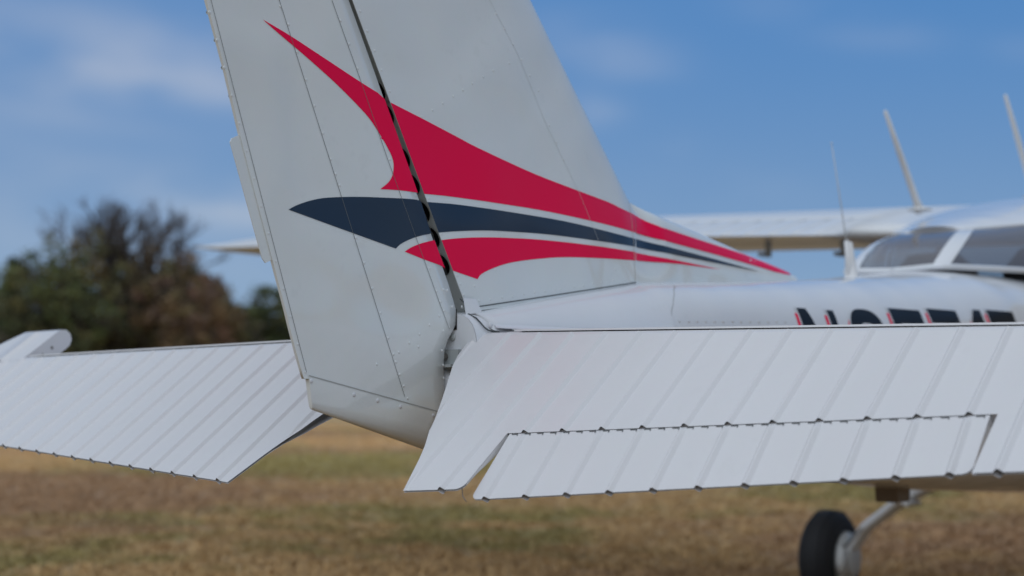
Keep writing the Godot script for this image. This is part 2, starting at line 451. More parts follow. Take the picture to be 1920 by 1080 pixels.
func make_ground() -> void:
	ground_noise.seed = 21
	ground_noise.frequency = 0.10
	ground_noise.fractal_octaves = 3
	ground_fine.seed = 8
	ground_fine.frequency = 1.1
	ground_fine.fractal_octaves = 3
	var xs := PackedFloat32Array()
	var half := 150
	for i in range(-half, half + 1):
		var t := float(i) / half
		xs.append(22.0 * t + 1500.0 * pow(t, 9.0) + 60.0 * pow(t, 3.0))
	var n := xs.size()
	var vs := PackedVector3Array()
	var cs := PackedColorArray()
	var ns := PackedVector3Array()
	var ix := PackedInt32Array()
	for j in n:
		for i in n:
			var x := xs[i] + 8.0
			var z := xs[j] - 8.0
			vs.append(Vector3(x, 0, z))
			ns.append(Vector3.UP)
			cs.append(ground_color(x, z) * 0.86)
			if i < n - 1 and j < n - 1:
				var k := j * n + i
				ix.append_array([k, k + 1, k + n + 1, k, k + n + 1, k + n])
	var arr := []
	arr.resize(Mesh.ARRAY_MAX)
	arr[Mesh.ARRAY_VERTEX] = vs
	arr[Mesh.ARRAY_NORMAL] = ns
	arr[Mesh.ARRAY_COLOR] = cs
	arr[Mesh.ARRAY_INDEX] = ix
	var am := ArrayMesh.new()
	am.add_surface_from_arrays(Mesh.PRIMITIVE_TRIANGLES, arr)
	var mat := StandardMaterial3D.new()
	mat.vertex_color_use_as_albedo = true
	mat.roughness = 1.0
	mat.cull_mode = BaseMaterial3D.CULL_DISABLED
	var g := put_mesh("ground", am, mat, self)
	g.set_meta("kind", "structure")
	g.set_meta("label", "flat airfield ground of dry tan and rusty soil under the grass")

	# short dry grass
	var st := SurfaceTool.new()
	st.begin(Mesh.PRIMITIVE_TRIANGLES)
	for k in 9:
		var a := rng.randf() * TAU
		var r := rng.randf() * 0.07
		var p := Vector3(cos(a) * r, -0.005, sin(a) * r)
		var b := rng.randf() * TAU
		var w := Vector3(cos(b), 0, sin(b)) * rng.randf_range(0.004, 0.007)
		var lean := Vector3(rng.randf_range(-1, 1), 0, rng.randf_range(-1, 1)) * 0.08
		var top := p + Vector3(0, rng.randf_range(0.018, 0.045), 0) + lean
		var mid := p + Vector3(0, top.y * 0.55, 0) + lean * 0.35
		for v in [p - w, mid - w * 0.8, mid + w * 0.8, p - w, mid + w * 0.8, p + w, mid - w * 0.8, top, mid + w * 0.8]:
			st.add_vertex(v)
	st.generate_normals()
	var gm := StandardMaterial3D.new()
	gm.vertex_color_use_as_albedo = true
	gm.roughness = 0.9
	gm.cull_mode = BaseMaterial3D.CULL_DISABLED
	gm.backlight_enabled = true
	gm.backlight = Color(0.3, 0.25, 0.12)
	var mm := MultiMesh.new()
	mm.transform_format = MultiMesh.TRANSFORM_3D
	mm.use_colors = true
	mm.mesh = st.commit()
	var count := 190000
	mm.instance_count = count
	for i in count:
		var ang := 0.6456 + (rng.randf_range(-0.62, 0.62) if i < 60000 else rng.randf_range(-PI, PI))
		var u := rng.randf()
		var d := 3.0 * pow(18.0, pow(u, 0.62)) if i < 60000 else 0.9 * pow(60.0, pow(u, 0.6))
		var p := Vector3(-2.31 + cos(ang) * d, 0, 1.9 - sin(ang) * d)
		var s := rng.randf_range(0.5, 1.15) * (1.0 + d * 0.012)
		mm.set_instance_transform(i, Transform3D(Basis(Vector3.UP, rng.randf() * TAU).scaled(Vector3(s, s * rng.randf_range(0.6, 1.1), s)), p))
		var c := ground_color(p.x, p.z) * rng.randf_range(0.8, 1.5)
		c.a = 1.0
		mm.set_instance_color(i, c)
	var gi := MultiMeshInstance3D.new()
	gi.name = "grass"
	gi.multimesh = mm
	gi.material_override = gm
	add_child(gi)
	stuff(gi)
	gi.set_meta("label", "short dry tan, green and reddish grass covering the airfield")
	gi.set_meta("category", "grass")

# ------------------------------------------------------------------ trees
func leaf_mesh(clumps: Array, per: int, size: float, cols: Array, seed_: int) -> ArrayMesh:
	var r := RandomNumberGenerator.new()
	r.seed = seed_
	var vs := PackedVector3Array()
	var ns := PackedVector3Array()
	var cs := PackedColorArray()
	var ix := PackedInt32Array()
	for c in clumps:
		var col: Color = cols[r.randi() % cols.size()]
		for k in per:
			var dir := Vector3(r.randfn(), r.randfn() * 0.8, r.randfn())
			dir = dir.normalized() * pow(r.randf(), 0.45)
			var p: Vector3 = c[0] + dir * c[1]
			var n := (dir + Vector3(r.randfn(), r.randfn() + 0.6, r.randfn()) * 0.6).normalized()
			var u := n.cross(Vector3(r.randfn(), r.randfn(), r.randfn())).normalized()
			var v := u.cross(n)
			var s := size * r.randf_range(0.6, 1.3)
			var b := vs.size()
			var t := r.randf_range(0.8, 1.25)
			for q in [-u, -v * 0.6, u, v * 0.6]:
				vs.append(p + q * s)
				ns.append(n)
				cs.append(Color(col.r * t, col.g * t, col.b * t))
			ix.append_array([b, b + 1, b + 2, b, b + 2, b + 3])
	var arr := []
	arr.resize(Mesh.ARRAY_MAX)
	arr[Mesh.ARRAY_VERTEX] = vs
	arr[Mesh.ARRAY_NORMAL] = ns
	arr[Mesh.ARRAY_COLOR] = cs
	arr[Mesh.ARRAY_INDEX] = ix
	var am := ArrayMesh.new()
	am.add_surface_from_arrays(Mesh.PRIMITIVE_TRIANGLES, arr)
	return am

func branch(st: SurfaceTool, tips: Array, r: RandomNumberGenerator, at: Vector3, dir: Vector3, len: float, rad: float, depth: int, spread: float) -> void:
	var bend := Vector3(r.randfn(), r.randfn() * 0.5 + 0.25, r.randfn()) * 0.12
	var mid := at + dir * len * 0.5
	var d2 := (dir + bend).normalized()
	var end := mid + d2 * len * 0.5
	tube(st, [at, mid, end], [rad, rad * 0.82, rad * 0.62], 4 if depth < 3 else 6, 1.0, Vector3.ZERO, false)
	tips.append([end, depth])
	if depth == 0:
		return
	for k in (3 if depth > 1 else 4):
		var o := Vector3(r.randfn(), r.randfn() * 0.6 + 0.25, r.randfn()).normalized()
		var nd := (d2 + o * spread).normalized()
		branch(st, tips, r, mid.lerp(end, r.randf_range(0.1, 1.0)), nd, len * r.randf_range(0.55, 0.8), rad * 0.55, depth - 1, spread)

# a tree of unit shape about 10 m tall
func make_tree(kind: String, label: String, seed_: int) -> Node3D:
	var t := Node3D.new()
	t.name = numbered(kind)
	add_child(t)
	t.set_meta("label", label)
	t.set_meta("category", "tree")
	t.set_meta("group", "trees along the edge of the field")
	var r := RandomNumberGenerator.new()
	r.seed = seed_
	var st := new_st()
	var tips := []
	var clumps := []
	var cols := []
	match kind:
		"bare_tree":
			tube(st, [Vector3(0, -0.2, 0), Vector3(0.1, 2.2, 0), Vector3(0, 4.6, 0.1)], [0.3, 0.22, 0.17], 8)
			put("trunk", st, m.bark, t)
			st = new_st()
			for k in 12:
				var a := TAU * k / 6.5 + r.randf() * 0.5
				branch(st, tips, r, Vector3(0, 2.8 + 0.22 * k, 0), Vector3(cos(a) * 0.62, 0.85, sin(a) * 0.62).normalized(), 2.7 - 0.1 * k, 0.13, 4, 0.62)
			put("branches", st, m.twig, t)
			for tip in tips:
				if r.randf() < 0.03 and tip[1] < 2:
					clumps.append([tip[0], 0.3])
			put_mesh("dead_leaves", leaf_mesh(clumps, 5, 0.06, [Color(0.114, 0.081, 0.049)], seed_), m.leaf, t)
		"pine_tree":
			tube(st, [Vector3(0, -0.2, 0), Vector3(0.05, 5.0, 0), Vector3(0, 9.7, 0)], [0.24, 0.15, 0.03], 8)
			put("trunk", st, m.bark, t)
			for k in 60:
				var y := 1.0 + 8.9 * k / 60.0
				var rad := (10.3 - y) * 0.30 * r.randf_range(0.6, 1.1)
				var a := k * 2.4
				for q in 2:
					var f := 0.45 + 0.5 * q
					clumps.append([Vector3(cos(a) * rad * f, y - 0.2 * q, sin(a) * rad * f), 0.55 - 0.012 * y])
			cols = [Color(0.073, 0.101, 0.043), Color(0.091, 0.120, 0.049), Color(0.061, 0.081, 0.043)]
			put_mesh("crown", leaf_mesh(clumps, 46, 0.13, cols, seed_), m.leaf, t)
		_:
			var rust := kind == "rusty_oak"
			tube(st, [Vector3(0, -0.2, 0), Vector3(0.1, 2.0, 0), Vector3(0, 5.4, 0.1)], [0.3, 0.2, 0.12], 8)
			for k in 7:
				var a := TAU * k / 7.0 + r.randf()
				branch(st, tips, r, Vector3(0, 1.4 + 0.5 * k, 0), Vector3(cos(a), 0.75, sin(a)).normalized(), 2.5, 0.1, 2, 0.55)
			put("trunk", st, m.bark, t)
			for k in 130:
				var d := Vector3(r.randfn(), r.randfn(), r.randfn()).normalized() * pow(r.randf(), 0.4)
				var p := Vector3(d.x * 3.1, 5.3 + d.y * 4.4, d.z * 3.1)
				if p.y < 3.4:
					p.x *= 0.95
				clumps.append([p, r.randf_range(0.4, 0.85)])
			if rust:
				cols = [Color(0.188, 0.107, 0.071), Color(0.211, 0.134, 0.065), Color(0.146, 0.094, 0.065), Color(0.171, 0.130, 0.061)]
			elif kind == "olive_oak":
				cols = [Color(0.163, 0.140, 0.055), Color(0.114, 0.114, 0.049), Color(0.195, 0.146, 0.059), Color(0.146, 0.107, 0.065)]
			else:
				cols = [Color(0.091, 0.117, 0.043), Color(0.114, 0.134, 0.045), Color(0.136, 0.130, 0.053), Color(0.081, 0.094, 0.043)]
			put_mesh("crown", leaf_mesh(clumps, 52, 0.14, cols, seed_), m.leaf, t)
	return t

func make_trees() -> void:
	var kinds := ["leafy_tree", "pine_tree", "leafy_tree", "olive_oak", "bare_tree", "olive_oak", "rusty_oak", "rusty_oak", "pine_tree", "leafy_tree", "leafy_tree", "leafy_tree", "leafy_tree", "olive_oak", "rusty_oak", "rusty_oak", "olive_oak", "olive_oak", "leafy_tree"]
	var labels := ["dark green leafy tree at the left edge of the picture", "green pine rising above the tip of the left elevator", "tall dark green leafy tree just left of the bare tree", "olive brown oak between the tall green tree and the bare tree", "tallest tree, its bare grey twigs fanned against the sky", "yellowish olive oak right below the bare tree's right side", "broad rusty brown oak left of the far wing tip", "low rusty oak under the white far wing tip", "narrow dark pine beside the gap in the tree line", "lowest tree of the row, a small green leafy tree in the gap", "green leafy tree just left of the rudder's edge", "rounded green tree half hidden behind the rudder's rear edge", "green leafy tree filling in between the left pine and the tall leafy tree", "olive oak standing behind the foot of the bare tree", "rusty oak behind and right of the yellowish olive oak", "rusty oak sloping down towards the gap, behind the far wing tip", "small olive oak at the right foot of the rusty oaks, next to the narrow pine", "small olive oak directly under the gap in the tree line", "leafy tree between the gap's low trees and the tree by the rudder"]
	var wide := [1.2, 1.0, 1.05, 0.9, 1.0, 0.85, 1.0, 0.9, 0.75, 1.3, 1.15, 1.1, 1.2, 1.0, 1.0, 1.0, 0.9, 1.1, 1.2]
	for i in TREES.size():
		var t := make_tree(kinds[i], labels[i], 40 + i)
		var h: float = TREES[i][2] / (10.3 if kinds[i] != "bare_tree" else 8.6)
		t.position = Vector3(TREES[i][0], 0, TREES[i][1])
		t.rotation.y = i * 1.7
		t.scale = Vector3(h * wide[i], h, h * wide[i])
	# the thicket that fills the space between the trunks
	var clumps := []
	for k in 640:
		var s := rng.randf()
		var y := pow(rng.randf(), 1.1) * 5.6
		var p := Vector3(38.0, 0, -73.0).lerp(Vector3(64.0, 0, -64.0), s) if k % 2 == 0 else Vector3(40.0, 0, -62.0).lerp(Vector3(60.0, 0, -58.0), s)
		p += Vector3(rng.randf_range(-2, 2), y * lerpf(1.0, 0.62, smoothstep(0.45, 0.75, s)), rng.randf_range(-2, 2))
		clumps.append([p, rng.randf_range(0.7, 1.3)])
	var th := put_mesh("undergrowth", leaf_mesh(clumps, 46, 0.16, [Color(0.074, 0.054, 0.040), Color(0.062, 0.058, 0.032), Color(0.090, 0.062, 0.042), Color(0.052, 0.048, 0.030)], 77), m.leaf, self)
	stuff(th)
	th.set_meta("label", "dark brown undergrowth filling the space between the trunks of the trees")
	th.set_meta("category", "bushes")

# ------------------------------------------------------------------ the airplane: fuselage and cabin
func section(x: float, n := 56) -> PackedVector3Array:
	var t := table(FUSELAGE, x, 1)
	var b := table(FUSELAGE, x, 2)
	var w := table(FUSELAGE, x, 3)
	var row := PackedVector3Array()
	for k in n:
		var a := TAU * k / n
		var c := cos(a)
		var s := sin(a)
		var e := 2.0 / 3.2 if s > 0.0 else 0.8
		row.append(Vector3(x, (t + b) / 2.0 + (t - b) / 2.0 * signf(s) * pow(absf(s), e), w * signf(c) * pow(absf(c), e)))
	return row

func make_fuselage() -> void:
	var st := new_st()
	var rows := []
	var x := -0.02
	while x < 6.1:
		rows.append(section(x))
		x += 0.06
	rows.append(section(6.1))
	grid(st, rows, false, true)
	var f := put("fuselage", st, m.white, plane)
	# sheet that fairs the tail cone into the stabilizer
	for s in [1.0, -1.0]:
		st = new_st()
		rows = []
		for i in 25:
			var q := i / 24.0
			var px := lerpf(0.0, 0.60, q)
			var row := PackedVector3Array()
			var low := 0.004 + 0.045 * pow(maxf(0.0, 1.0 - q / 0.07), 2.5) + 0.012 * q
			var top := table(FUSELAGE, px, 1) - 0.004
			for k in 13:
				var y := lerpf(low, top, k / 12.0)
				row.append(Vector3(px, y, (fuselage_z(px, y) + 0.007) * s))
			rows.append(row)
		grid(st, rows, s > 0)
		put("tail_fairing", st, m.white, f)
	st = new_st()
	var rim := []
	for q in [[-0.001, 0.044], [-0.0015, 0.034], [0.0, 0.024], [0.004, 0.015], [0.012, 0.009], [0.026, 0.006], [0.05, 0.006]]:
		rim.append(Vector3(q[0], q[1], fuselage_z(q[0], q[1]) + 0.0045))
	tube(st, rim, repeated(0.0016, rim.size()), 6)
	put("fairing_gap_shade", st, m.gap, f)  # dark tube stands in for the shade in the gap behind the sheet
	st = new_st()
	dome(st, Vector3(0.022, 0.02, fuselage_z(0.022, 0.02) + 0.007), Vector3(-0.2, 0.1, 1).normalized(), 0.006)
	put("screw", st, m.white, f)
	# foot of that sheet: a flange along the stabilizer
	for s in [1.0, -1.0]:
		st = new_st()
		rows = []
		for i in 13:
			var px := lerpf(0.03, 0.62, i / 12.0)
			var z := fuselage_z(px, 0.02) + 0.008
			rows.append(PackedVector3Array([Vector3(px, 0.022, z * s), Vector3(px, 0.014, (z + 0.006) * s), Vector3(px, 0.012, (z + 0.03) * s)]))
		grid(st, rows, s < 0)
		put("flange", st, m.white, f)
	joint("seam", [[0.72, 0.142], [0.68, 0.128], [0.645, 0.105], [0.615, 0.075], [0.592, 0.03], [0.60, -0.05]], fuselage_z, 0.0014, f, m.crease, 0.0012)
	rivets("rivets", FUS_RIV, fuselage_z, 0.005, f, m.white)
	# end bulkhead of the tail cone with its fittings
	st = new_st()
	var ring := section(-0.021)
	for k in ring.size():
		tri(st, Vector3(-0.021, -0.055, 0), ring[k], ring[(k + 1) % ring.size()])
	put("tail_bulkhead", st, m.white, plane)
	st = new_st()
	dome(st, Vector3(-0.023, -0.005, 0.022), Vector3(-1, 0, 0), 0.008)
	put("bolt", st, m.primer, plane)
	st = new_st()
	tube(st, [Vector3(-0.06, -0.045, 0.012), Vector3(-0.02, -0.045, 0.012)], [0.008, 0.008], 8)
	put("bolt", st, m.steel, plane)
	st = new_st()
	box(st, Vector3(-0.033, -0.07, -0.005), Vector3(-0.022, -0.03, 0.045))
	box(st, Vector3(-0.05, -0.066, 0.01), Vector3(-0.022, -0.060, 0.04))
	put("rudder_horn", st, m.primer, plane)
	st = new_st()
	tube(st, [Vector3(-0.042, -0.105, 0.0), Vector3(-0.036, -0.105, 0.0), Vector3(-0.01, -0.105, 0.0)], [0.02, 0.034, 0.045], 16)
	put("tail_stinger", st, m.white, plane)
	st = new_st()
	tube(st, [Vector3(0.005, -0.03, -0.2), Vector3(0.005, -0.03, 0.2)], [0.017, 0.017], 12)
	put("torque_tube", st, m.white, plane)
	# belly antenna housing, a plain tapered box
	st = new_st()
	var c := Vector3(2.27, -0.395, 0.0)
	var a := [Vector3(-0.055, 0, -0.04), Vector3(0.055, 0, -0.04), Vector3(0.055, 0, 0.04), Vector3(-0.055, 0, 0.04)]
	var lo := []
	var hi := []
	for v in a:
		hi.append(c + v)
		lo.append(c + v * 0.92 + Vector3(0, -0.072, 0))
	st.set_smooth_group(-1)
	for k in 4:
		quad(st, hi[k], hi[(k + 1) % 4], lo[(k + 1) % 4], lo[k])
	quad(st, lo[0], lo[1], lo[2], lo[3])
	put("belly_box", st, m.brown, plane)
	make_letters(f)

func glyph(ch: String) -> Array:   # polygons in a cell 0.17 wide, 0.305 tall
	var w := 0.168
	var h := 0.305
	var s := 0.042
	var r := func(a, b, c, d): return PackedVector2Array([Vector2(a, b), Vector2(c, b), Vector2(c, d), Vector2(a, d)])
	match ch:
		"N":
			return [r.call(0, 0, s * 0.9, h), r.call(w - s * 0.75, 0, w, h), PackedVector2Array([Vector2(0.0, h), Vector2(s * 1.0, h), Vector2(w, 0), Vector2(w - s * 1.0, 0)])]
		"9":
			return [round_ring(w, h, s), r.call(w - s, 0.04, w, h * 0.6), r.call(0.02, 0, w - 0.03, s)]
		"5":
			return [r.call(0, h - s, w, h), r.call(0, h * 0.45, s, h - s + 0.002), r.call(0, h * 0.45, w - 0.02, h * 0.45 + s), r.call(w - s, 0.03, w, h * 0.6), r.call(0, 0, w - 0.02, s)]
		"7":
			return [r.call(0, h - s, w, h), PackedVector2Array([Vector2(w - s * 1.1, h - s + 0.002), Vector2(w, h - s + 0.002), Vector2(w * 0.55, 0), Vector2(w * 0.2, 0)])]
		"1":
			return [r.call(0.05, 0, 0.05 + s, h), PackedVector2Array([Vector2(0.05, h), Vector2(0.052, h - s * 1.3), Vector2(0.008, h - s * 1.6), Vector2(0.02, h - s * 0.8)])]
	return [r.call(0, 0, s, h), r.call(0, h - s, w, h), r.call(0, h * 0.45, w * 0.8, h * 0.45 + s)]

func round_ring(w: float, h: float, s: float) -> PackedVector2Array:
	var outer := PackedVector2Array()
	var inner := PackedVector2Array()
	var c := Vector2(w / 2.0, h - w / 2.0 + 0.012)
	for k in 17:
		var a := PI - PI * k / 16.0
		var d := Vector2(signf(cos(a)) * pow(absf(cos(a)), 0.75), signf(sin(a)) * pow(absf(sin(a)), 0.75))
		outer.append(c + d * Vector2(w / 2.0, w / 2.0 - 0.012))
		inner.append(c + d * Vector2(w / 2.0 - s, w / 2.0 - s - 0.008))
	outer.append(Vector2(w, h * 0.45))
	inner.append(Vector2(w - s, h * 0.45))
	inner.reverse()
	inner.append(Vector2(s, h * 0.45))
	outer.append_array(PackedVector2Array([Vector2(w - s, h * 0.45)]))
	inner.remove_at(0)
	outer.append_array(inner)
	outer.append(Vector2(0, h * 0.45))
	return outer

func make_letters(f: Node3D) -> void:
	var xs := LETTER_X
	var tops := LETTER_Y
	var text := "N9571F"
	for side in [1.0, -1.0]:
		for i in 6:
			var layers := [["letter_shadow", m.red, Vector2(-0.017, -0.014), 0.0, 0.001], ["letter_outline", m.white, Vector2(0, 0), 0.006, 0.0018], ["registration_letter", m.black_paint, Vector2(0, 0), 0.0, 0.0026]]
			for l in layers:
				var st := SurfaceTool.new()
				st.begin(Mesh.PRIMITIVE_TRIANGLES)
				var shapes := []
				for g in glyph(text[i]):
					shapes.append(g)
				# join overlapping strokes
				var joined := true
				while joined:
					joined = false
					for p in range(shapes.size()):
						for q in range(p + 1, shapes.size()):
							var mg := Geometry2D.merge_polygons(shapes[p], shapes[q])
							if mg.size() == 1:
								shapes[p] = mg[0]
								shapes.remove_at(q)
								joined = true
								break
						if joined:
							break
				for g in shapes:
					var gs := [g]
					if l[3] > 0.0:
						gs = Geometry2D.offset_polygon(g, l[3])
					for h in gs:
						if Geometry2D.is_polygon_clockwise(h):
							continue
						var p := PackedVector2Array()
						for v in h:
							var w: Vector2 = v + l[2]
							w.x += (0.305 - w.y) * 0.06
							p.append(Vector2(xs[i] + w.x if side > 0 else xs[5 - i] + 0.17 - w.x, tops[i] - 0.305 + w.y))
						decal(st, p, fuselage_z, l[4], 0.018, [side])
				put(l[0], st, l[1], f, false)

func cabin_points() -> Array:
	# sill, window head and roof crown from the rear middle round the starboard side to the windshield
	var sill := [[2.31, 0.284, 0.0], [2.31, 0.287, 0.07], [2.31, 0.290, 0.127], [2.315, 0.290, 0.17], [2.72, 0.298, 0.30], [3.1, 0.298, 0.42], [3.5, 0.292, 0.475], [3.9, 0.29, 0.5], [4.5, 0.28, 0.5], [4.75, 0.265, 0.42], [4.85, 0.26, 0.0]]
	var head := [[2.68, 0.458, 0.0], [2.68, 0.457, 0.055], [2.68, 0.455, 0.10], [2.715, 0.458, 0.125], [2.95, 0.488, 0.24], [3.2, 0.52, 0.36], [3.5, 0.565, 0.44], [3.9, 0.63, 0.48], [4.25, 0.66, 0.48], [4.38, 0.66, 0.38], [4.45, 0.66, 0.0]]
	return [sill, head]

func v3(a: Array, s := 1.0) -> Vector3:
	return Vector3(a[0], a[1], a[2] * s)

func pane(called: String, quadrows: Array, mat: Material, bulge: float, parent: Node3D) -> MeshInstance3D:
	# quadrows: two lists of points, bottom and top; the surface between bulges outwards
	var st := new_st()
	var rows := []
	for k in 9:
		var t := k / 8.0
		var row := PackedVector3Array()
		for i in quadrows[0].size():
			var a: Vector3 = quadrows[0][i]
			var b: Vector3 = quadrows[1][i]
			var out := Vector3(-0.35, 0.6, 0).lerp(Vector3(0, 0.4, signf(a.z)), clampf(absf(a.z) / 0.4, 0.0, 1.0)).normalized()
			row.append(a.lerp(b, t) + out * bulge * 4.0 * t * (1.0 - t))
		rows.append(row)
	grid(st, rows)
	return put(called, st, mat, parent)

func dense(list: Array, from: float, to: float, n: int, s: float) -> Array:
	var out := []
	for i in n:
		var t := lerpf(from, to, i / float(n - 1))
		var k := mini(int(t), list.size() - 2)
		out.append(v3(list[k], s).lerp(v3(list[k + 1], s), t - k))
	return out

func make_cabin() -> void:
	var cp := cabin_points()
	var sill: Array = cp[0]
	var head: Array = cp[1]
	# panes: rear window over both sides, quarter and door windows, windshield
	var bot := dense(sill, 2.0, 0.0, 12, -1.0)
	var top := dense(head, 2.0, 0.0, 12, -1.0)
	var b2 := dense(sill, 0.0, 2.0, 12, 1.0)
	var t2 := dense(head, 0.0, 2.0, 12, 1.0)
	b2.remove_at(0)
	t2.remove_at(0)
	var rear := pane("rear_window", [bot + b2, top + t2], m.glass, 0.03, plane)
	for s in [1.0, -1.0]:
		pane("quarter_window", [dense(sill, 3.05, 5.6, 12, s), dense(head, 3.05, 5.6, 12, s)], m.glass, 0.03, plane)
		pane("door_window", [dense(sill, 5.8, 7.3, 8, s), dense(head, 5.8, 7.3, 8, s)], m.glass, 0.02, plane)
		pane("pillar", [dense(sill, 2.0, 3.05, 6, s), dense(head, 2.0, 3.05, 6, s)], m.white, 0.034, plane)
		pane("pillar", [dense(sill, 5.6, 5.8, 3, s), dense(head, 5.6, 5.8, 3, s)], m.white, 0.024, plane)
		pane("pillar", [dense(sill, 7.3, 7.9, 3, s), dense(head, 7.3, 7.9, 3, s)], m.white, 0.02, plane)
		pane("windshield", [dense(sill, 7.9, 10.0, 8, s), dense(head, 7.9, 10.0, 8, s)], m.glass, 0.03, plane)
		# rubber and metal edging of the windows
		var st := new_st()
		var edge := []
		for p in dense(sill, 0.0, 8.0, 50, s):
			edge.append(p + Vector3(0, 0.006, 0))
		tube(st, edge, repeated(0.011, edge.size()), 6)
		put("window_sill", st, m.white, plane)
		st = new_st()
		edge = []
		for p in dense(head, 0.0, 8.0, 50, s):
			edge.append(p)
		tube(st, edge, repeated(0.008, edge.size()), 6)
		put("window_head", st, m.white, plane)
	# roof skin from the window heads to the crown
	var st := new_st()
	var rows := []
	for i in 41:
		var t := 10.0 * i / 40.0
		var h: Vector3 = dense(head, t, t, 2, 1.0)[0]
		var row := PackedVector3Array()
		for k in 17:
			var q := -1.0 + k / 8.0
			var crown := roof_crown(h.x)
			row.append(Vector3(h.x - 0.03 * (1.0 - q * q) * (1.0 if t < 4 else 0.0), lerpf(h.y, maxf(crown, h.y + 0.004), 1.0 - pow(absf(q), 2.6)), h.z * q))
		rows.append(row)
	grid(st, rows, true)
	put("cabin_roof", st, m.white, plane)
	# seats and a panel inside
	for s in [0.22, -0.22]:
		st = new_st()
		tube(st, [Vector3(3.42, -0.1, s), Vector3(3.34, 0.15, s), Vector3(3.26, 0.36, s), Vector3(3.24, 0.43, s)], [0.2, 0.2, 0.17, 0.1], 14, 0.35, Vector3(0, 0, 1))
		put("seat", st, m.dark, plane)
	st = new_st()
	box(st, Vector3(4.4, 0.1, -0.45), Vector3(4.55, 0.33, 0.45))
	put("instrument_panel", st, m.dark, plane)

func repeated(v: float, n: int) -> Array:
	var a := []
	for i in n:
		a.append(v)
	return a

func roof_crown(x: float) -> float:
	return table([[2.65, 0.462], [2.8, 0.50], [3.0, 0.55], [3.3, 0.615], [3.7, 0.685], [4.2, 0.73], [4.5, 0.71]], x, 1)

# ------------------------------------------------------------------ fin, dorsal fin and rudder
func fin_base_y(x: float) -> float:
	return table(FIN_BASE, x, 1)

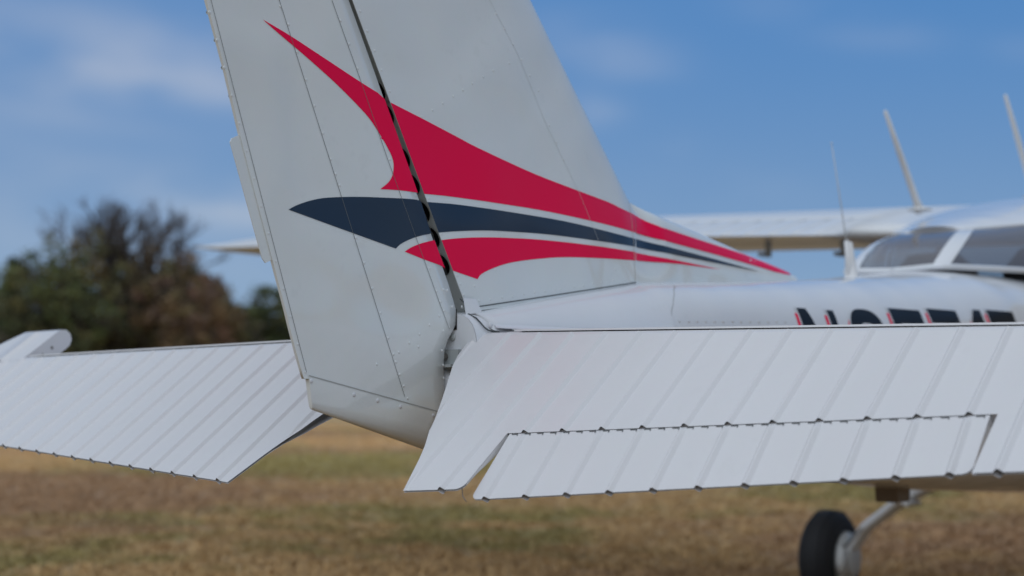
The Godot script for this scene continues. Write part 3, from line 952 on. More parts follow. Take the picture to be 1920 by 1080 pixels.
func make_fin() -> void:
	var st := new_st()
	var ys := []
	for k in 30:
		ys.append(0.042 + 0.368 * k / 29.0)
	for k in 12:
		ys.append(0.45 + 0.95 * k / 11.0)
	for s in [1.0, -1.0]:
		var rows := []
		for y in ys:
			var row := PackedVector3Array()
			var x0 := hinge_x(y)
			var x1 := minf(le_x(y), 0.660) if y < 0.362 else le_x(y)
			for k in 25:
				var x := lerpf(x0, x1, 1.0 - pow(1.0 - k / 24.0, 1.8))
				var yy: float = maxf(y, fin_base_y(x) - 0.009)
				var xx := maxf(x, hinge_x(yy) if k == 0 else x)
				var z := fin_z(xx, yy)
				if y > 1.39:
					z *= 0.3
				row.append(Vector3(xx, yy, z * s))
			rows.append(row)
		grid(st, rows, s < 0)
	var fin := put("fin", st, m.white_fin, plane)
	# rolled rear edge of the skin
	for s in [1.0, -1.0]:
		st = new_st()
		var rows := []
		for k in 30:
			var y := lerpf(0.06, 1.38, k / 29.0)
			rows.append(PackedVector3Array([Vector3(hinge_x(y), y, 0.036 * s), Vector3(hinge_x(y) - 0.0012, y, 0.0354 * s), Vector3(hinge_x(y) + 0.0005, y, 0.034 * s), Vector3(hinge_x(y) + 0.024, y, 0.033 * s)]))
		grid(st, rows, s > 0)
		put("skin_edge", st, m.primer, fin)
	# rear spar with its row of lightening holes, seen through the gap
	st = new_st()
	st.set_smooth_group(-1)
	var hs := []
	for p in HOLES:
		hs.append(p[1] - 0.004)
	hs.sort()
	var y0 := 0.02
	for i in hs.size() + 1:
		var lo_y: float = y0
		var hi_y: float = hs[i] - 0.0235 if i < hs.size() else 1.38
		spar_quad(st, lo_y, hi_y)
		if i < hs.size():
			spar_hole(st, hs[i], 0.0215)
			y0 = hs[i] + 0.0235
	put("rear_spar", st, m.spar, fin)
	for hy in hs:
		st = new_st()
		var row_a := PackedVector3Array()
		var row_b := PackedVector3Array()
		for k in 24:
			var a := TAU * k / 24.0
			row_a.append(spar_point(hy, 0.0215, a, 0.0))
			row_b.append(spar_point(hy, 0.0235, a, -0.0025))
		grid(st, [row_a, row_b], false, true)
		put("hole_rim", st, m.spar, fin)
	# added black sheet behind the holes, painting the shade inside the fin
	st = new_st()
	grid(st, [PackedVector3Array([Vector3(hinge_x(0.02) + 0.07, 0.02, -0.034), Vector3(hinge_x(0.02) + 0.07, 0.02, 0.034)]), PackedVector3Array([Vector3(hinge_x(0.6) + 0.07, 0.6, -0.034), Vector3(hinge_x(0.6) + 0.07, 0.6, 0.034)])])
	put("inner_shade", st, m.black, fin)
	# lower channel of the sternpost
	for s in [1.0, -1.0]:
		st = new_st()
		grid(st, [PackedVector3Array([Vector3(-0.010, 0.075, 0.040 * s), Vector3(-0.006, 0.03, 0.046 * s), Vector3(0.002, 0.006, 0.052 * s), Vector3(-0.012, -0.02, 0.06 * s)]), PackedVector3Array([Vector3(0.03, 0.075, 0.041 * s), Vector3(0.04, 0.03, 0.06 * s), Vector3(0.04, 0.006, 0.08 * s), Vector3(0.03, -0.02, 0.095 * s)])], s > 0)
		put("sternpost", st, m.white, plane)
	st = new_st()
	box(st, Vector3(-0.0225, 0.010, -0.02), Vector3(-0.0215, 0.052, 0.033))
	put("sternpost_slot", st, m.black, plane)
	stripe("red_stripe", smoothed(FIN_RED, [0, 8, 9, 15]), fin_z, m.red, fin)
	stripe("blue_stripe", smoothed(FIN_BLUE, [0, 6, 7, 13]), fin_z, m.blue, fin)
	stripe("red_stripe", smoothed(FIN_LOW, [0, 6, 7, 14, 15]), fin_z, m.red, fin)
	joint("seam", FIN_SEAM, fin_z, 0.0008, fin, m.faint, 0.0009)
	joint("lower_edge", FIN_BASE, fin_z, 0.0022, fin, m.gap, 0.0012)
	joint("front_seam", [[0.642, 0.15], [0.643, 0.2], [0.646, 0.26], [0.650, 0.32], [0.655, 0.352]], fin_z, 0.0018, fin, m.beige, 0.001)
	rivets("rivets", FIN_RIV, fin_z, 0.0033, fin, m.white_fin)
	# dorsal fin
	st = new_st()
	for s in [1.0, -1.0]:
		var rows := []
		for i in 120:
			var x := lerpf(0.648, 1.558, i / 119.0)
			var yb := table(FUSELAGE, x, 1) - 0.012
			var yt := table(DORSAL, x, 1)
			if x < 0.69:
				yt = minf(yt, 0.357)
			var row := PackedVector3Array()
			for k in 30:
				var y := lerpf(yb, yt, 1.0 - pow(1.0 - k / 29.0, 2.0))
				row.append(Vector3(x, y, dorsal_z(x, y) * s if k < 29 else 0.0))
			rows.append(row)
		grid(st, rows, s > 0)
	var dorsal := put("dorsal_fin", st, m.white_fin, plane)
	stripe("red_stripe", poly(DOR_RED), dorsal_z, m.red, dorsal, 0.0014)
	stripe("blue_stripe", poly(DOR_BLUE), dorsal_z, m.blue, dorsal, 0.0014)
	stripe("red_stripe", poly(DOR_LOW), dorsal_z, m.red, dorsal, 0.0014)

func spar_point(y: float, r: float, a: float, out: float) -> Vector3:
	var p := Vector2(cos(a), sin(a)) * r
	var yy := y + p.y
	return Vector3(hinge_x(yy) + 0.013 + out, yy, p.x)

func spar_quad(st: SurfaceTool, lo: float, hi: float) -> void:
	quad(st, Vector3(hinge_x(lo) + 0.013, lo, -0.034), Vector3(hinge_x(hi) + 0.013, hi, -0.034), Vector3(hinge_x(hi) + 0.013, hi, 0.034), Vector3(hinge_x(lo) + 0.013, lo, 0.034))

func spar_hole(st: SurfaceTool, y: float, r: float) -> void:
	for k in 32:
		var a := TAU * k / 32.0
		var b := TAU * (k + 1) / 32.0
		var q := []
		for e in [a, b]:
			var c := Vector2(cos(e), sin(e))
			var far := minf(0.034 / maxf(absf(c.x), 0.001), 0.0235 / maxf(absf(c.y), 0.001))
			q.append([e, far])
		var o1 := spar_point(y, q[0][1], a, 0.0)
		var o2 := spar_point(y, q[1][1], b, 0.0)
		quad(st, spar_point(y, r, a, 0.0), o1, o2, spar_point(y, r, b, 0.0))

func make_rudder() -> void:
	var tes := [[te_x(1.40), 1.40], [te_x(1.0), 1.0]] + RUD_TE
	var les := [[rle_x(1.45), 1.45], [rle_x(1.05), 1.05]] + RUD_LE
	var st := new_st()
	for s in [1.0, -1.0]:
		var rows := []
		for i in tes.size():
			var a := Vector2(tes[i][0], tes[i][1])
			var b := Vector2(les[i][0], les[i][1])
			var row := PackedVector3Array()
			for k in 13:
				var p := a.lerp(b, k / 12.0)
				row.append(Vector3(p.x, p.y, rudder_z(p.x, p.y) * s))
			# rounded nose
			var zl := rudder_z(b.x, b.y)
			for k in [[0.0008, 0.9], [0.0015, 0.75], [0.002, 0.5], [0.0025, 0.25], [0.0025, 0.0]]:
				row.append(Vector3(b.x + k[0], b.y, zl * k[1] * s))
			rows.append(row)
		grid(st, rows, s > 0)
	# blunt trailing edge
	var rows2 := []
	for i in tes.size():
		rows2.append(PackedVector3Array([Vector3(tes[i][0], tes[i][1], -0.003), Vector3(tes[i][0], tes[i][1], 0.003)]))
	st.set_smooth_group(1)
	grid(st, rows2)
	var r := put("rudder", st, m.white_fin, plane)
	st = new_st()
	for s in [1.0, -1.0]:
		var rows := []
		var thick := [1.0, 1.0, 0.86, 0.5, 0.0]
		for i in CAP_TE.size():
			var a := Vector2(CAP_TE[i][0], CAP_TE[i][1])
			var b := Vector2(CAP_LE[i][0], CAP_LE[i][1])
			var row := PackedVector3Array()
			for k in 13:
				var p := a.lerp(b, k / 12.0)
				row.append(Vector3(p.x, p.y, (rudder_z(p.x, p.y) + 0.0016) * thick[i] * s))
			for k in [[0.008, 0.7], [0.012, 0.0]]:
				row.append(Vector3(b.x + k[0], b.y, rudder_z(b.x, b.y) * k[1] * thick[i] * s))
			rows.append(row)
		grid(st, rows, s > 0)
	rows2 = []
	for i in CAP_TE.size():
		var z: float = (rudder_z(CAP_TE[i][0], CAP_TE[i][1]) + 0.0016) * [1.0, 1.0, 0.86, 0.5, 0.0][i]
		rows2.append(PackedVector3Array([Vector3(CAP_TE[i][0], CAP_TE[i][1], -z), Vector3(CAP_TE[i][0], CAP_TE[i][1], z)]))
	st.set_smooth_group(1)
	grid(st, rows2)
	put("bottom_cap", st, m.white_fin, r)
	# lip of the cap over the skin
	joint("cap_joint", [[-0.4125, -0.0865], [-0.069, -0.1545]], rudder_z, 0.0022, r, m.crease, 0.0022)
	# bendable trim plate on the trailing edge
	st = new_st()
	st.set_smooth_group(-1)
	var pl := []
	for p in PLATE:
		pl.append(Vector2(p[0], p[1]))
	for z in [0.0009, -0.0009]:
		for k in range(1, pl.size() - 1):
			tri(st, Vector3(pl[0].x, pl[0].y, z), Vector3(pl[k].x, pl[k].y, z), Vector3(pl[k + 1].x, pl[k + 1].y, z))
	for k in pl.size():
		var a: Vector2 = pl[k]
		var b: Vector2 = pl[(k + 1) % pl.size()]
		quad(st, Vector3(a.x, a.y, -0.0009), Vector3(b.x, b.y, -0.0009), Vector3(b.x, b.y, 0.0009), Vector3(a.x, a.y, 0.0009))
	put("trim_plate", st, m.white_fin, r)
	stripe("red_stripe", smoothed(RUD_SICKLE, [0, 5, 6, 8, 4]), rudder_z, m.red, r)
	stripe("blue_stripe", smoothed(RUD_BLUE, [0, 7, 8, 12, 13]), rudder_z, m.blue, r)
	stripe("red_stripe", smoothed(RUD_RED, [0, 3, 4]), rudder_z, m.red, r)
	joint("seam", RUD_SEAM_MID, rudder_z, 0.0010, r, m.seam)
	joint("seam", RUD_SEAM_FRONT, rudder_z, 0.0010, r, m.seam)
	joint("seam", [[te_x(0.56) + 0.007, 0.56], [te_x(-0.08) + 0.006, -0.08]], rudder_z, 0.0009, r, m.seam)
	rivets("rivets", RUD_RIV, rudder_z, 0.0033, r, m.white_fin)
	rivets("screws", RUD_CAP_RIV, func(x, y): return rudder_z(x, y) + 0.0016, 0.0048, r, m.white)

# ------------------------------------------------------------------ tailplane
func hinge_pt(z: float) -> Vector3:
	return Vector3(-SWEEP * absf(z), DIHED * absf(z), z)

func elev(z: float, v: float, h: float) -> Vector3:
	return hinge_pt(z) + Vector3(-cos(DELTA), -sin(DELTA), 0) * v + Vector3(-sin(DELTA), cos(DELTA), 0) * h

func tab(z: float, w: float, h: float) -> Vector3:
	return elev(z, 0.3004 - 0.1083 * (absf(z) - 0.5) + 0.0020, -0.0003) + Vector3(-cos(DELTA_TAB), -sin(DELTA_TAB), 0) * w + Vector3(-sin(DELTA_TAB), cos(DELTA_TAB), 0) * h

func chord(z: float) -> float: return 0.4541 - 0.1288 * (z - 0.5)
func cut_chord(z: float) -> float: return 0.3004 - 0.1083 * (z - 0.5)
func tab_chord(z: float) -> float: return 0.1475 - 0.0466 * (z - 0.5)
func thick(v: float, z: float) -> float:
	# the lower skin runs out into the upper one earlier at the root
	return 0.0035 + 0.05 * maxf(0.0, 1.0 - v / (chord(z) * lerpf(0.76, 1.0, smoothstep(0.15, 0.45, absf(z)))))

func root_z(v: float) -> float:
	return table([[0.0, 0.060], [0.063, 0.063], [0.0893, 0.0716], [0.1018, 0.0736], [0.1202, 0.0826], [0.2063, 0.1199], [0.2405, 0.1344], [0.2953, 0.1560], [0.3177, 0.1608], [0.3335, 0.170], [0.3803, 0.1899], [0.4896, 0.2215], [0.6, 0.255]], v, 1)

func bead(z: float, ribs: Array) -> float:
	var best := 1.0
	for r in ribs:
		best = minf(best, absf(z - r))
	return 0.0058 * (1.0 - clampf((best - 0.0014) / 0.0058, 0.0, 1.0))

# one bay of skin from z0 to z1, upper and lower sheet; kind picks full chord, cut chord or tab
func bay(z0: float, z1: float, side: float, kind: String, ribs: Array, round_lo: float, round_hi: float, up: bool) -> SurfaceTool:
	var st := new_st()
	st.set_smooth_group(-1)
	var zs := [z0, z1]
	for r in ribs:
		for o in [-0.0072, -0.0043, -0.0014, 0.0014, 0.0043, 0.0072, 0.0]:
			if r + o > z0 + 0.0005 and r + o < z1 - 0.0005:
				zs.append(r + o)
	for e in [[round_lo, 1.0], [round_hi, -1.0]]:
		if e[0] >= 0.0:
			for k in [0.001, 0.003, 0.006, 0.01, 0.014]:
				var zz: float = e[0] + k * e[1]
				if zz > z0 and zz < z1:
					zs.append(zz)
	zs.append((z0 + z1) / 2.0)
	zs.sort()
	var rows := []
	var nv := 15
	for i in nv:
		var t := i / float(nv - 1)
		var row := PackedVector3Array()
		for z in zs:
			var c := chord(z) if kind == "full" else cut_chord(z) if kind == "cut" else tab_chord(z)
			for e in [[round_lo, 1.0], [round_hi, -1.0]]:
				if e[0] >= 0.0:
					var d: float = (z - e[0]) * e[1]
					if d < 0.015:
						c -= 0.015 * (1.0 - sqrt(maxf(0.0, 1.0 - pow(1.0 - maxf(d, 0.0) / 0.015, 2.0))))
			var v := t * c
			var zz: float = z
			if kind != "tab":
				zz = maxf(z, root_z(v))
			var b := bead(zz, ribs)
			if kind != "tab":
				b *= smoothstep(0.0, 0.02, zz - root_z(v))
			else:
				b *= smoothstep(0.0, 0.014, v)
			var th := thick(v, zz) if kind != "tab" else 0.0028 + 0.018 * (1.0 - v / tab_chord(zz))
			var h := b if up else -th - b
			row.append(tab(zz * side, v, h) if kind == "tab" else elev(zz * side, v, h))
		rows.append(row)
	grid(st, rows, (side > 0) == up)
	return st

func make_elevator(side: float) -> void:
	var ribs := []
	var z := 0.0708
	while z < 1.70:
		ribs.append(z if side > 0 else z - 0.0445)
		z += PITCH if side > 0 else 0.0757
	# core: nose, end ribs
	var st := new_st()
	var rows := []
	for k in 9:
		var a := PI / 2.0 + PI * k / 8.0
		var row := PackedVector3Array()
		for q in 20:
			var zz := lerpf(0.066, 1.478, q / 19.0)
			row.append(elev(zz * side, 0.03 * cos(a), -0.0268 + 0.0268 * sin(a)))
		rows.append(row)
	grid(st, rows, side > 0)
	var el := put("elevator", st, m.white_top, plane)
	st = new_st()
	# outboard end rib and horn are closed
	var cap := []
	for i in 12:
		var v := chord(1.70) * i / 11.0
		cap.append(PackedVector3Array([elev(1.705 * side, v, 0.0), elev(1.705 * side, v, -thick(v, 1.705))]))
	grid(st, cap, side < 0)
	put("end_rib", st, m.white_top, el)
	if side > 0:
		for e in [0.3405, 1.1785]:
			st = new_st()
			cap = []
			for i in 12:
				var v := lerpf(cut_chord(e), chord(e) - 0.014, i / 11.0)
				cap.append(PackedVector3Array([elev(e, v, -0.0006), elev(e, v, -thick(v, e) + 0.0006)]))
			grid(st, cap, true)
			put("end_rib", st, m.white_top, el)
		st = new_st()
		cap = []
		for q in 20:
			var zz := lerpf(0.3405, 1.1785, q / 19.0)
			var v := cut_chord(zz) - 0.004
			cap.append(PackedVector3Array([elev(zz, v, 0.0), elev(zz, v, -thick(v, zz))]))
		grid(st, cap)
		put("rear_spar", st, m.white_top, el)
	# skin panels, one to a bay, each with the beads pressed along its edges
	var edges := [0.058]
	for r in ribs:
		if r > 0.09:
			edges.append(r)
	for i in edges.size() - 1:
		var a: float = edges[i]
		var b: float = edges[i + 1]
		if a > 1.70:
			break
		var cuts := [[a, minf(b, 1.705)]]
		if side > 0:
			if a < 0.3405 and b > 0.3405:
				cuts = [[a, 0.3405], [0.3405, b]]
			elif a < 1.1785 and b > 1.1785:
				cuts = [[a, 1.1785], [1.1785, b]]
		for c in cuts:
			var kind := "full"
			var lo := -1.0
			var hi := -1.0
			if side > 0 and c[0] > 0.34 and c[1] < 1.18:
				kind = "cut"
			if side > 0 and absf(c[1] - 0.3405) < 0.001:
				hi = 0.3405
			put("skin_panel", bay(c[0], c[1], side, kind, ribs, lo, hi, true), m.white_top, el)
			put("lower_skin_panel", bay(c[0], c[1], side, kind, ribs, lo, hi, false), m.white_top, el)
	# balance horn ahead of the hinge at the tip
	st = new_st()
	rows = []
	for k in 25:
		var t := k / 24.0
		var row := PackedVector3Array()
		for q in [0.0, 0.03, 0.06, 0.085, 0.0895, 0.0935, 0.1, 0.16, 0.2, 0.23]:
			var zz: float = 1.475 + q
			var front := 0.165 - 1.3 * maxf(0.0, q - 0.165)
			var a := PI * t
			var v: float
			var h: float
			if t < 0.4:
				v = lerpf(0.004, -front + 0.026, t / 0.4)
				h = bead(0.09 - absf(q - 0.0935) + 1.0, [1.09]) * 0.8
			elif t > 0.6:
				v = lerpf(-front + 0.026, 0.004, (t - 0.6) / 0.4)
				h = -0.0535
			else:
				var b := PI / 2.0 + PI * (t - 0.4) / 0.2
				v = -front + 0.026 + 0.0267 * cos(b)
				h = -0.0267 + 0.0267 * sin(b)
			row.append(elev(zz * side, v, h))
		rows.append(row)
	grid(st, rows, side < 0)
	st.set_smooth_group(-1)
	for q in [1.475, 1.705]:
		var mid := elev(q * side, -0.02, -0.027)
		var idx := 0 if q < 1.5 else 9
		for k in 24:
			if (q < 1.5) == (side > 0):
				tri(st, mid, rows[k][idx], rows[k + 1][idx])
			else:
				tri(st, mid, rows[k + 1][idx], rows[k][idx])
	put("balance_horn", st, m.white_top, el)
	st = new_st()
	for v in [-0.095, -0.06]:
		dome(st, elev(1.475 * side, v, -0.026), Vector3(0, 0, -side), 0.005)
	stuff(put("rivets", st, m.steel, el))
	if side > 0:
		make_tab(ribs)

func make_tab(ribs: Array) -> void:
	# core of the trim tab: front spar and end ribs
	var st := new_st()
	var cap := []
	for q in 20:
		var z := lerpf(0.346, 1.168, q / 19.0)
		cap.append(PackedVector3Array([tab(z, 0.004, 0.0), tab(z, 0.004, -0.0205)]))
	grid(st, cap, true)
	var t := put("trim_tab", st, m.white_top, plane)
	for e in [0.346, 1.168]:
		st = new_st()
		cap = []
		for i in 8:
			var v := (tab_chord(e) - 0.014) * i / 7.0
			cap.append(PackedVector3Array([tab(e, v, -0.0004), tab(e, v, -0.0026 - 0.018 * (1.0 - v / tab_chord(e)))]))
		grid(st, cap, e < 1.0)
		put("end_rib", st, m.white_top, t)
	var edges := [0.346]
	for r in ribs:
		if r > 0.35 and r < 1.16:
			edges.append(r)
	edges.append(1.168)
	for i in edges.size() - 1:
		put("skin_panel", bay(edges[i], edges[i + 1], 1.0, "tab", ribs, 0.346, 1.168, true), m.white_top, t)
		put("lower_skin_panel", bay(edges[i], edges[i + 1], 1.0, "tab", ribs, 0.346, 1.168, false), m.white_top, t)
	# piano hinge: gaps between its knuckles
	st = new_st()
	var z := 0.352
	while z < 1.16:
		quad(st, tab(z, 0.0012, 0.0011), tab(z + 0.013, 0.0012, 0.0011), tab(z + 0.013, 0.0028, 0.0011), tab(z, 0.0028, 0.0011))
		quad(st, tab(z + 0.0117, 0.0024, 0.0012), tab(z + 0.013, 0.0024, 0.0012), tab(z + 0.013, 0.0062, 0.0012), tab(z + 0.0117, 0.0062, 0.0012))
		z += 0.0257
	stuff(put("hinge_gaps", st, m.gap, t))
	# pushrod of the tab under the elevator
	st = new_st()
	tube(st, [elev(0.344, 0.33, -0.045), elev(0.352, 0.42, -0.052), elev(0.356, 0.455, -0.03)], [0.0022, 0.0022, 0.0035], 6)
	put("tab_pushrod", st, m.steel, t)
	st = new_st()
	tube(st, [elev(0.338, 0.47, -0.002), elev(0.346, 0.484, -0.008), elev(0.357, 0.492, -0.012)], [0.0009, 0.0009, 0.0009], 5)
	put("bonding_wire", st, m.steel, t)

func make_stabilizer(side: float) -> void:
	var st := new_st()
	var rows := []
	for i in 24:
		var z := lerpf(0.06, 1.462, i / 23.0)
		var xl := lerpf(0.62, 0.42, i / 23.0)
		var row := PackedVector3Array()
		var p := hinge_pt(z * side)
		var n := 15
		for k in range(n):
			var u := pow(k / float(n - 1), 1.6)   # 0 at the nose
			var x := lerpf(xl, 0.042, u)
			row.append(p + Vector3(x, 0.0 + stab_t(u, 0.008, 0.012), 0))
		for k in range(n):
			var u := pow(1.0 - k / float(n - 1), 1.6)
			var x := lerpf(xl, 0.042, u)
			row.append(p + Vector3(x, 0.0 - stab_t(u, 0.048, 0.052), 0))
		rows.append(row)
	grid(st, rows, side > 0, true)
	var mid := Vector3(0.2, DIHED * 1.462, 1.462 * side)
	for k in 30:
		tri(st, mid, rows[-1][k], rows[-1][(k + 1) % 30])
	var sb := put("stabilizer", st, m.white_top, plane)
	# rear edge of the upper skin overhangs the dark hinge gap
	st = new_st()
	st.set_smooth_group(-1)
	rows = []
	for i in 24:
		var p := hinge_pt(lerpf(0.15, 1.462, i / 23.0) * side)
		rows.append(PackedVector3Array([p + Vector3(0.06, 0.0100, 0), p + Vector3(0.016, 0.0114, 0), p + Vector3(0.0145, 0.0078, 0), p + Vector3(0.042, 0.0070, 0)]))
	grid(st, rows, side > 0)
	put("skin_lip", st, m.white_top, sb)
	st = new_st()
	rows = []
	for i in 24:
		var p := hinge_pt(lerpf(0.15, 1.462, i / 23.0) * side)
		rows.append(PackedVector3Array([p + Vector3(0.040, 0.0068, 0), p + Vector3(0.040, -0.04, 0)]))
	grid(st, rows, side > 0)
	put("hinge_gap_shade", st, m.gap, sb)  # dark strip painted as the shade inside the hinge gap
	st = new_st()
	for i in 27:
		var z := lerpf(0.14, 1.44, i / 26.0)
		dome(st, hinge_pt(z * side) + Vector3(0.026, 0.0109, 0), Vector3(0, 1, 0), 0.0036)
	stuff(put("rivets", st, m.white_top, sb))

func stab_t(u: float, at_end: float, peak: float) -> float:
	return peak * sqrt(maxf(0.0, 1.0 - pow(1.0 - minf(u / 0.35, 1.0), 2.0))) if u < 0.35 else lerpf(peak, at_end, (u - 0.35) / 0.65)

# ------------------------------------------------------------------ wings
func foil(u: float, up: bool) -> float:
	var t := 0.6 * (0.2969 * sqrt(u) - 0.126 * u - 0.3516 * u * u + 0.2843 * u * u * u - 0.1036 * u * u * u * u)
	var c := 0.02 / 0.16 * (0.8 * u - u * u) if u < 0.4 else 0.02 / 0.36 * (0.2 + 0.8 * u - u * u)
	return c + (t if up else -t)

func wing_pt(z: float, u: float, up: bool, squash := 1.0) -> Vector3:
	var a := absf(z)
	var f := clampf((a - 2.6) / 2.4, 0.0, 1.0)
	var te := Vector2(lerpf(3.25, 3.63, f), 0.530 + 0.0564 * (a - 0.55))
	var le := Vector2(lerpf(4.86, 4.80, f), 0.685 + 0.0380 * (a - 0.55))
	var c := le.x - te.x
	var p := le.lerp(te, u)
	return Vector3(p.x, p.y + foil(u, up) * c * squash, z)

func wing_piece(st: SurfaceTool, z0: float, z1: float, u0: float, u1: float, n: int, closed_front: bool) -> void:
	var rows := []
	for i in n + 1:
		var z := lerpf(z0, z1, i / float(n))
		var row := PackedVector3Array()
		var k := 22
		for q in k + 1:
			var u := lerpf(u1, u0, 1.0 - pow(1.0 - q / float(k), 2.0)) if u0 < 0.01 else lerpf(u1, u0, q / float(k))
			row.append(wing_pt(z, u, true))
		for q in k + 1:
			var u := lerpf(u0, u1, pow(q / float(k), 2.0)) if u0 < 0.01 else lerpf(u0, u1, q / float(k))
			row.append(wing_pt(z, u, false))
		rows.append(row)
	grid(st, rows, z1 < z0, true)
	for e in [0, n]:
		var nn: int = rows[e].size()
		for q in nn / 2:
			quad(st, rows[e][q], rows[e][q + 1], rows[e][nn - 2 - q], rows[e][nn - 1 - q])

func make_wing(s: float) -> void:
	var st := new_st()
	wing_piece(st, 0.0, 0.62 * s, 0.0, 0.93, 3, true)
	wing_piece(st, 0.62 * s, 4.75 * s, 0.0, 0.735, 24, true)
	wing_piece(st, 4.75 * s, 4.94 * s, 0.0, 1.0, 4, true)
	var w := put("wing", st, m.white_wing, plane)
	# rounded tip
	st = new_st()
	var rows := []
	for i in 7:
		var a := PI / 2.0 * i / 6.0
		var row := PackedVector3Array()
		for q in 23:
			row.append(wing_pt((4.94 + 0.10 * sin(a)) * s, 1.0 - pow(q / 22.0, 0.6) * 1.0, true, 1.0) * 1.0)
		for q in 23:
			row.append(wing_pt((4.94 + 0.10 * sin(a)) * s, pow(q / 22.0, 1.8), false, 1.0))
		# close towards the middle line
		var k := cos(a)
		for q in row.size():
			var u := (4.86 - row[q].x) / 1.4
			var base := wing_pt(row[q].z, clampf(u, 0.0, 1.0), true).lerp(wing_pt(row[q].z, clampf(u, 0.0, 1.0), false), 0.45)
			row[q] = Vector3(row[q].x, lerpf(base.y, row[q].y, k), row[q].z)
		rows.append(row)
	grid(st, rows, s < 0, true)
	put("wing_tip", st, m.white_wing, w)
	st = new_st()
	wing_piece(st, 0.63 * s, 2.28 * s, 0.74, 1.0, 10, false)
	put("flap", st, m.white_wing, w)
	st = new_st()
	wing_piece(st, 2.30 * s, 4.74 * s, 0.74, 1.0, 14, false)
	put("aileron", st, m.white_wing, w)
	# stiffening beads pressed into flap and aileron skins
	st = new_st()
	for k in 36:
		var z := (0.72 + k * 0.112) * s
		var pts := []
		for q in 5:
			pts.append(wing_pt(z, lerpf(0.76, 0.985, q / 4.0), true))
		tube(st, pts, repeated(0.006, 5), 5)
	stuff(put("skin_beads", st, m.white_wing, w))
	# flap tracks hanging below the wing
	for z in [0.74, 1.10]:
		st = new_st()
		var p := wing_pt(z * s, 0.80, false)
		box(st, p + Vector3(-0.018, -0.07, -0.008), p + Vector3(0.018, 0.01, 0.008))
		box(st, p + Vector3(-0.085, -0.072, -0.007), p + Vector3(-0.016, -0.055, 0.007))
		put("flap_track", st, m.primer, w)
	st = new_st()
	tube(st, [Vector3(4.05, -0.33, 0.48 * s), wing_pt(2.3 * s, 0.42, false)], [0.055, 0.055], 12, 0.42, Vector3(0, 1, 0))
	put("wing_strut", st, m.white_wing, plane)

func make_antennas() -> void:
	var st := new_st()
	lathe(st, [[0.0, 0.12], [0.012, 0.12], [0.016, 0.06], [0.022, 0.008], [0.034, 0.0]], Vector3(1.98, 0.238, 0.0), Vector3(-0.17, 1, 0).normalized(), 14)
	tube(st, [Vector3(1.98, 0.24, 0), Vector3(1.945, 0.36, 0)], [0.021, 0.010], 10, 0.7)
	var wa := put("whip_antenna", st, m.antenna, plane)
	st = new_st()
	tube(st, [Vector3(1.945, 0.355, 0), Vector3(1.848, 0.655, 0)], [0.0022, 0.0014], 6)
	dome(st, Vector3(1.848, 0.655, 0), Vector3(-0.3, 1, 0).normalized(), 0.005)
	put("whip", st, m.hub, wa)
	for a in [[Vector3(3.20, 0.60, -0.25), Vector3(2.876, 0.946, -0.25)], [Vector3(3.83, 0.70, 0.0), Vector3(3.492, 1.077, 0.0)]]:
		st = new_st()
		tube(st, [a[0], a[0].lerp(a[1], 0.1), a[0].lerp(a[1], 0.55), a[1]], [0.022, 0.014, 0.012, 0.007], 8, 1.0)
		dome(st, a[0] + Vector3(0, 0.005, 0), Vector3.UP, 0.05)
		put("rod_antenna", st, m.antenna, plane)

# ------------------------------------------------------------------ landing gear
func make_wheel(at: Vector3, inner: float, r: float) -> void:
	var st := new_st()
	var w := r * 0.37
	var prof := []
	for k in 25:
		var a := PI * k / 24.0
		prof.append([r * (0.58 + 0.42 * pow(sin(a), 0.85)), -signf(cos(a)) * pow(absf(cos(a)), 0.85) * w])
	lathe(st, prof, at, Vector3(0, 0, 1), 40)
	var wheel := put("wheel", st, m.rubber, plane)
	for g in [-0.4, 0.0, 0.4]:
		st = new_st()
		lathe(st, [[r * 0.992, -0.004 + g * w], [r * 1.003, -0.0035 + g * w], [r * 1.003, 0.0035 + g * w], [r * 0.992, 0.004 + g * w]], at, Vector3(0, 0, 1), 40)
		put("tread", st, m.rubber, wheel)
	st = new_st()
	for s in [1.0, -1.0]:
		lathe(st, [[r * 0.62, s * w * 0.86], [r * 0.56, s * w * 0.98], [r * 0.5, s * w * 0.80], [r * 0.30, s * w * 0.75], [r * 0.22, s * w * 1.05], [0.0, s * w * 1.08]], at, Vector3(0, 0, 1), 28)
	put("rim", st, m.hub, wheel)
	if inner != 0.0:
		st = new_st()
		lathe(st, [[r * 0.54, inner * w * 1.0], [r * 0.55, inner * w * 1.12], [r * 0.50, inner * w * 1.2], [r * 0.34, inner * w * 1.22], [r * 0.33, inner * w * 1.5], [r * 0.26, inner * w * 1.56], [0.0, inner * w * 1.56]], at, Vector3(0, 0, 1), 32)
		put("brake_disc", st, m.hub, wheel)
		st = new_st()
		tube(st, [at + Vector3(-0.10, -0.055, inner * w * 1.32), at + Vector3(-0.115, 0.0, inner * w * 1.32), at + Vector3(-0.10, 0.06, inner * w * 1.32)], [0.026, 0.032, 0.026], 10, 0.7)
		put("brake_caliper", st, m.hub, wheel)

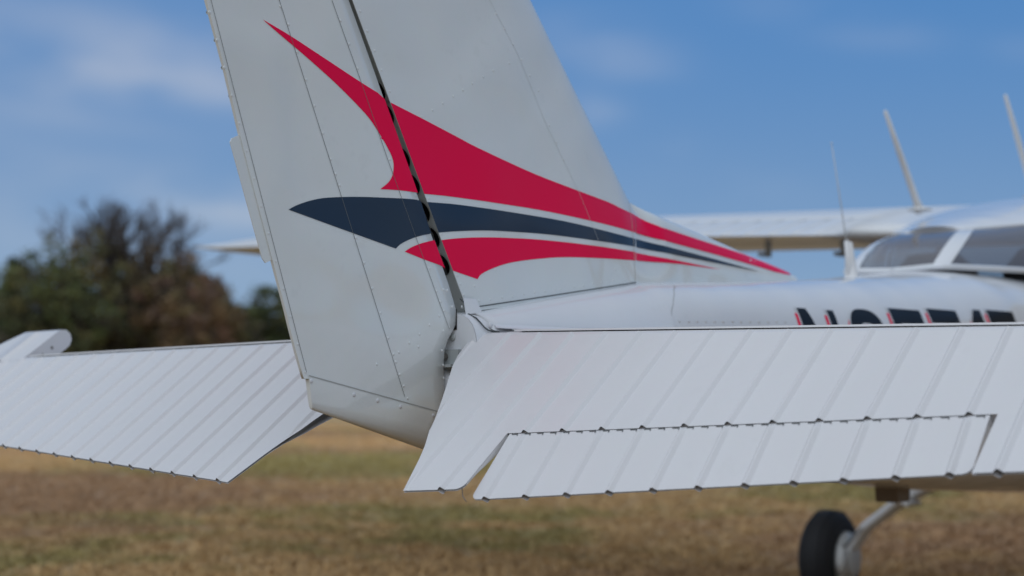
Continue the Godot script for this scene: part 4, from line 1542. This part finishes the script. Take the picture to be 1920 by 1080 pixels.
func make_gear() -> void:
	for s in [1.0, -1.0]:
		var st := new_st()
		var pts := [Vector3(3.98, -0.36, 0.30 * s), Vector3(4.0, -0.475, 0.45 * s), Vector3(4.02, -0.59, 0.68 * s), Vector3(4.04, -0.72, 0.86 * s), Vector3(4.05, -0.84, 0.955 * s), Vector3(4.05, -0.88, 0.965 * s)]
		tube(st, pts, [0.07, 0.066, 0.06, 0.056, 0.056, 0.05], 12, 0.45, Vector3(1, 0, 0))
		var leg := put("main_gear_leg", st, m.white_wing, plane)
		st = new_st()
		tube(st, [Vector3(4.05, -0.873, 0.95 * s), Vector3(4.05, -0.873, 1.07 * s)], [0.03, 0.03], 12)
		put("axle", st, m.hub, leg)
		st = new_st()
		tube(st, [pts[1] + Vector3(-0.05, 0, 0), pts[2] + Vector3(-0.05, 0, 0), pts[3] + Vector3(-0.05, 0, 0), pts[4] + Vector3(-0.06, 0.02, 0)], [0.006, 0.006, 0.006, 0.006], 6)
		put("brake_line", st, m.steel, leg)
		st = new_st()
		box(st, Vector3(-0.09, -0.012, -0.06), Vector3(0.06, 0.004, 0.06), Transform3D(Basis(Vector3(1, 0, 0), -0.5 * s), pts[2] + Vector3(-0.05, 0.02, -0.03 * s)))
		put("step", st, m.white_wing, leg)
		make_wheel(Vector3(4.05, -0.873, 1.05 * s), -s, 0.2225)
	var st := new_st()
	tube(st, [Vector3(5.38, -0.45, 0), Vector3(5.44, -0.72, 0)], [0.04, 0.035], 12)
	for s in [1.0, -1.0]:
		tube(st, [Vector3(5.44, -0.70, 0.0), Vector3(5.44, -0.74, 0.085 * s), Vector3(5.45, -0.90, 0.09 * s)], [0.02, 0.016, 0.016], 8)
	put("nose_gear_fork", st, m.white_wing, plane)
	make_wheel(Vector3(5.45, -0.893, 0.0), 0.0, 0.2)
	# spinner and propeller
	st = new_st()
	lathe(st, [[0.16, 0.0], [0.155, 0.08], [0.12, 0.18], [0.06, 0.25], [0.0, 0.27]], Vector3(6.1, -0.12, 0), Vector3(1, 0, 0), 24)
	put("spinner", st, m.white_wing, plane)
	st = new_st()
	for s in [1.0, -1.0]:
		tube(st, [Vector3(6.15, -0.12, 0.1 * s), Vector3(6.15, -0.10, 0.45 * s), Vector3(6.15, -0.06, 0.86 * s)], [0.05, 0.07, 0.045], 10, 0.2, Vector3(0.3, 1, 0).normalized())
	put("propeller", st, m.dark, plane)

func make_materials() -> void:
	var dents := noise_image(512, 0.006, 3, 2)
	dents.bump_map_to_normal_map(6.0)
	m.dent_map = ImageTexture.create_from_image(dents)
	var g1 := noise_image(512, 0.008, 9, 4)
	var g2 := noise_image(512, 0.05, 31, 3)
	var gr := Image.create_empty(512, 512, false, Image.FORMAT_RGB8)
	for j in 512:
		for i in 512:
			var v := 0.98 + 0.015 * g1.get_pixel(i, j).r - 0.015 * smoothstep(0.62, 0.85, g2.get_pixel(i, j).r) * smoothstep(0.45, 0.7, g1.get_pixel(j, i).r)
			gr.set_pixel(i, j, Color(v, v * 0.998, v * 0.993))
	m.grime = ImageTexture.create_from_image(gr)
	m.white = paint(Color(0.75, 0.775, 0.82), 0.12, 0.4)
	m.white_fin = paint(Color(0.80, 0.845, 0.86), 0.06, 0.6)
	m.white_fin.metallic_specular = 0.6
	m.white_top = paint(Color(0.71, 0.71, 0.735), 0.28, 0.2)
	m.white_wing = paint(Color(0.74, 0.75, 0.76), 0.3)
	m.red = paint(Color(0.95, 0.003, 0.075), 0.18, 0.4)
	m.red.metallic_specular = 0.25
	m.blue = paint(Color(0.017, 0.036, 0.070), 0.12, 0.4)
	m.blue.metallic_specular = 0.4
	m.black_paint = paint(Color(0.008, 0.009, 0.011), 0.3, 0.2)
	m.black_paint.metallic_specular = 0.3
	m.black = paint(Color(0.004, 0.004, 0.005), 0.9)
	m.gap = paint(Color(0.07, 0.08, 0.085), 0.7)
	m.seam = paint(Color(0.16, 0.175, 0.18), 0.6)
	m.crease = paint(Color(0.42, 0.43, 0.42), 0.5)
	m.faint = paint(Color(0.60, 0.61, 0.60), 0.3)
	m.primer = paint(Color(0.42, 0.45, 0.45), 0.5)
	m.spar = paint(Color(0.5, 0.52, 0.5), 0.5)
	m.beige = paint(Color(0.55, 0.50, 0.40), 0.5)
	m.steel = paint(Color(0.22, 0.2, 0.18), 0.4, 0.0, 0.6)
	m.dark = paint(Color(0.02, 0.02, 0.022), 0.7)
	m.brown = paint(Color(0.17, 0.13, 0.09), 0.6)
	m.antenna = paint(Color(0.72, 0.72, 0.72), 0.45)
	m.rubber = paint(Color(0.012, 0.013, 0.016), 0.75)
	m.hub = paint(Color(0.58, 0.59, 0.58), 0.4)
	m.bark = paint(Color(0.06, 0.05, 0.042), 0.95)
	m.twig = paint(Color(0.10, 0.085, 0.08), 0.95)
	var g := StandardMaterial3D.new()
	g.transparency = BaseMaterial3D.TRANSPARENCY_ALPHA
	g.albedo_color = Color(0.5, 0.5, 0.53, 0.58)
	g.roughness = 0.02
	g.cull_mode = BaseMaterial3D.CULL_DISABLED
	m.glass = g
	var leaf := StandardMaterial3D.new()
	leaf.vertex_color_use_as_albedo = true
	leaf.roughness = 0.8
	leaf.cull_mode = BaseMaterial3D.CULL_DISABLED
	m.leaf = leaf

func _ready() -> void:
	rng.seed = 4
	make_camera_and_light()
	make_materials()
	make_ground()
	make_trees()
	plane = Node3D.new()
	plane.name = "airplane"
	plane.position = BASE
	add_child(plane)
	plane.set_meta("label", "white high-wing light airplane with red and navy stripes on its tail, parked on grass")
	plane.set_meta("category", "airplane")
	make_fuselage()
	make_cabin()
	make_fin()
	make_rudder()
	for s in [1.0, -1.0]:
		make_stabilizer(s)
		make_elevator(s)
		make_wing(s)
	make_antennas()
	make_gear()
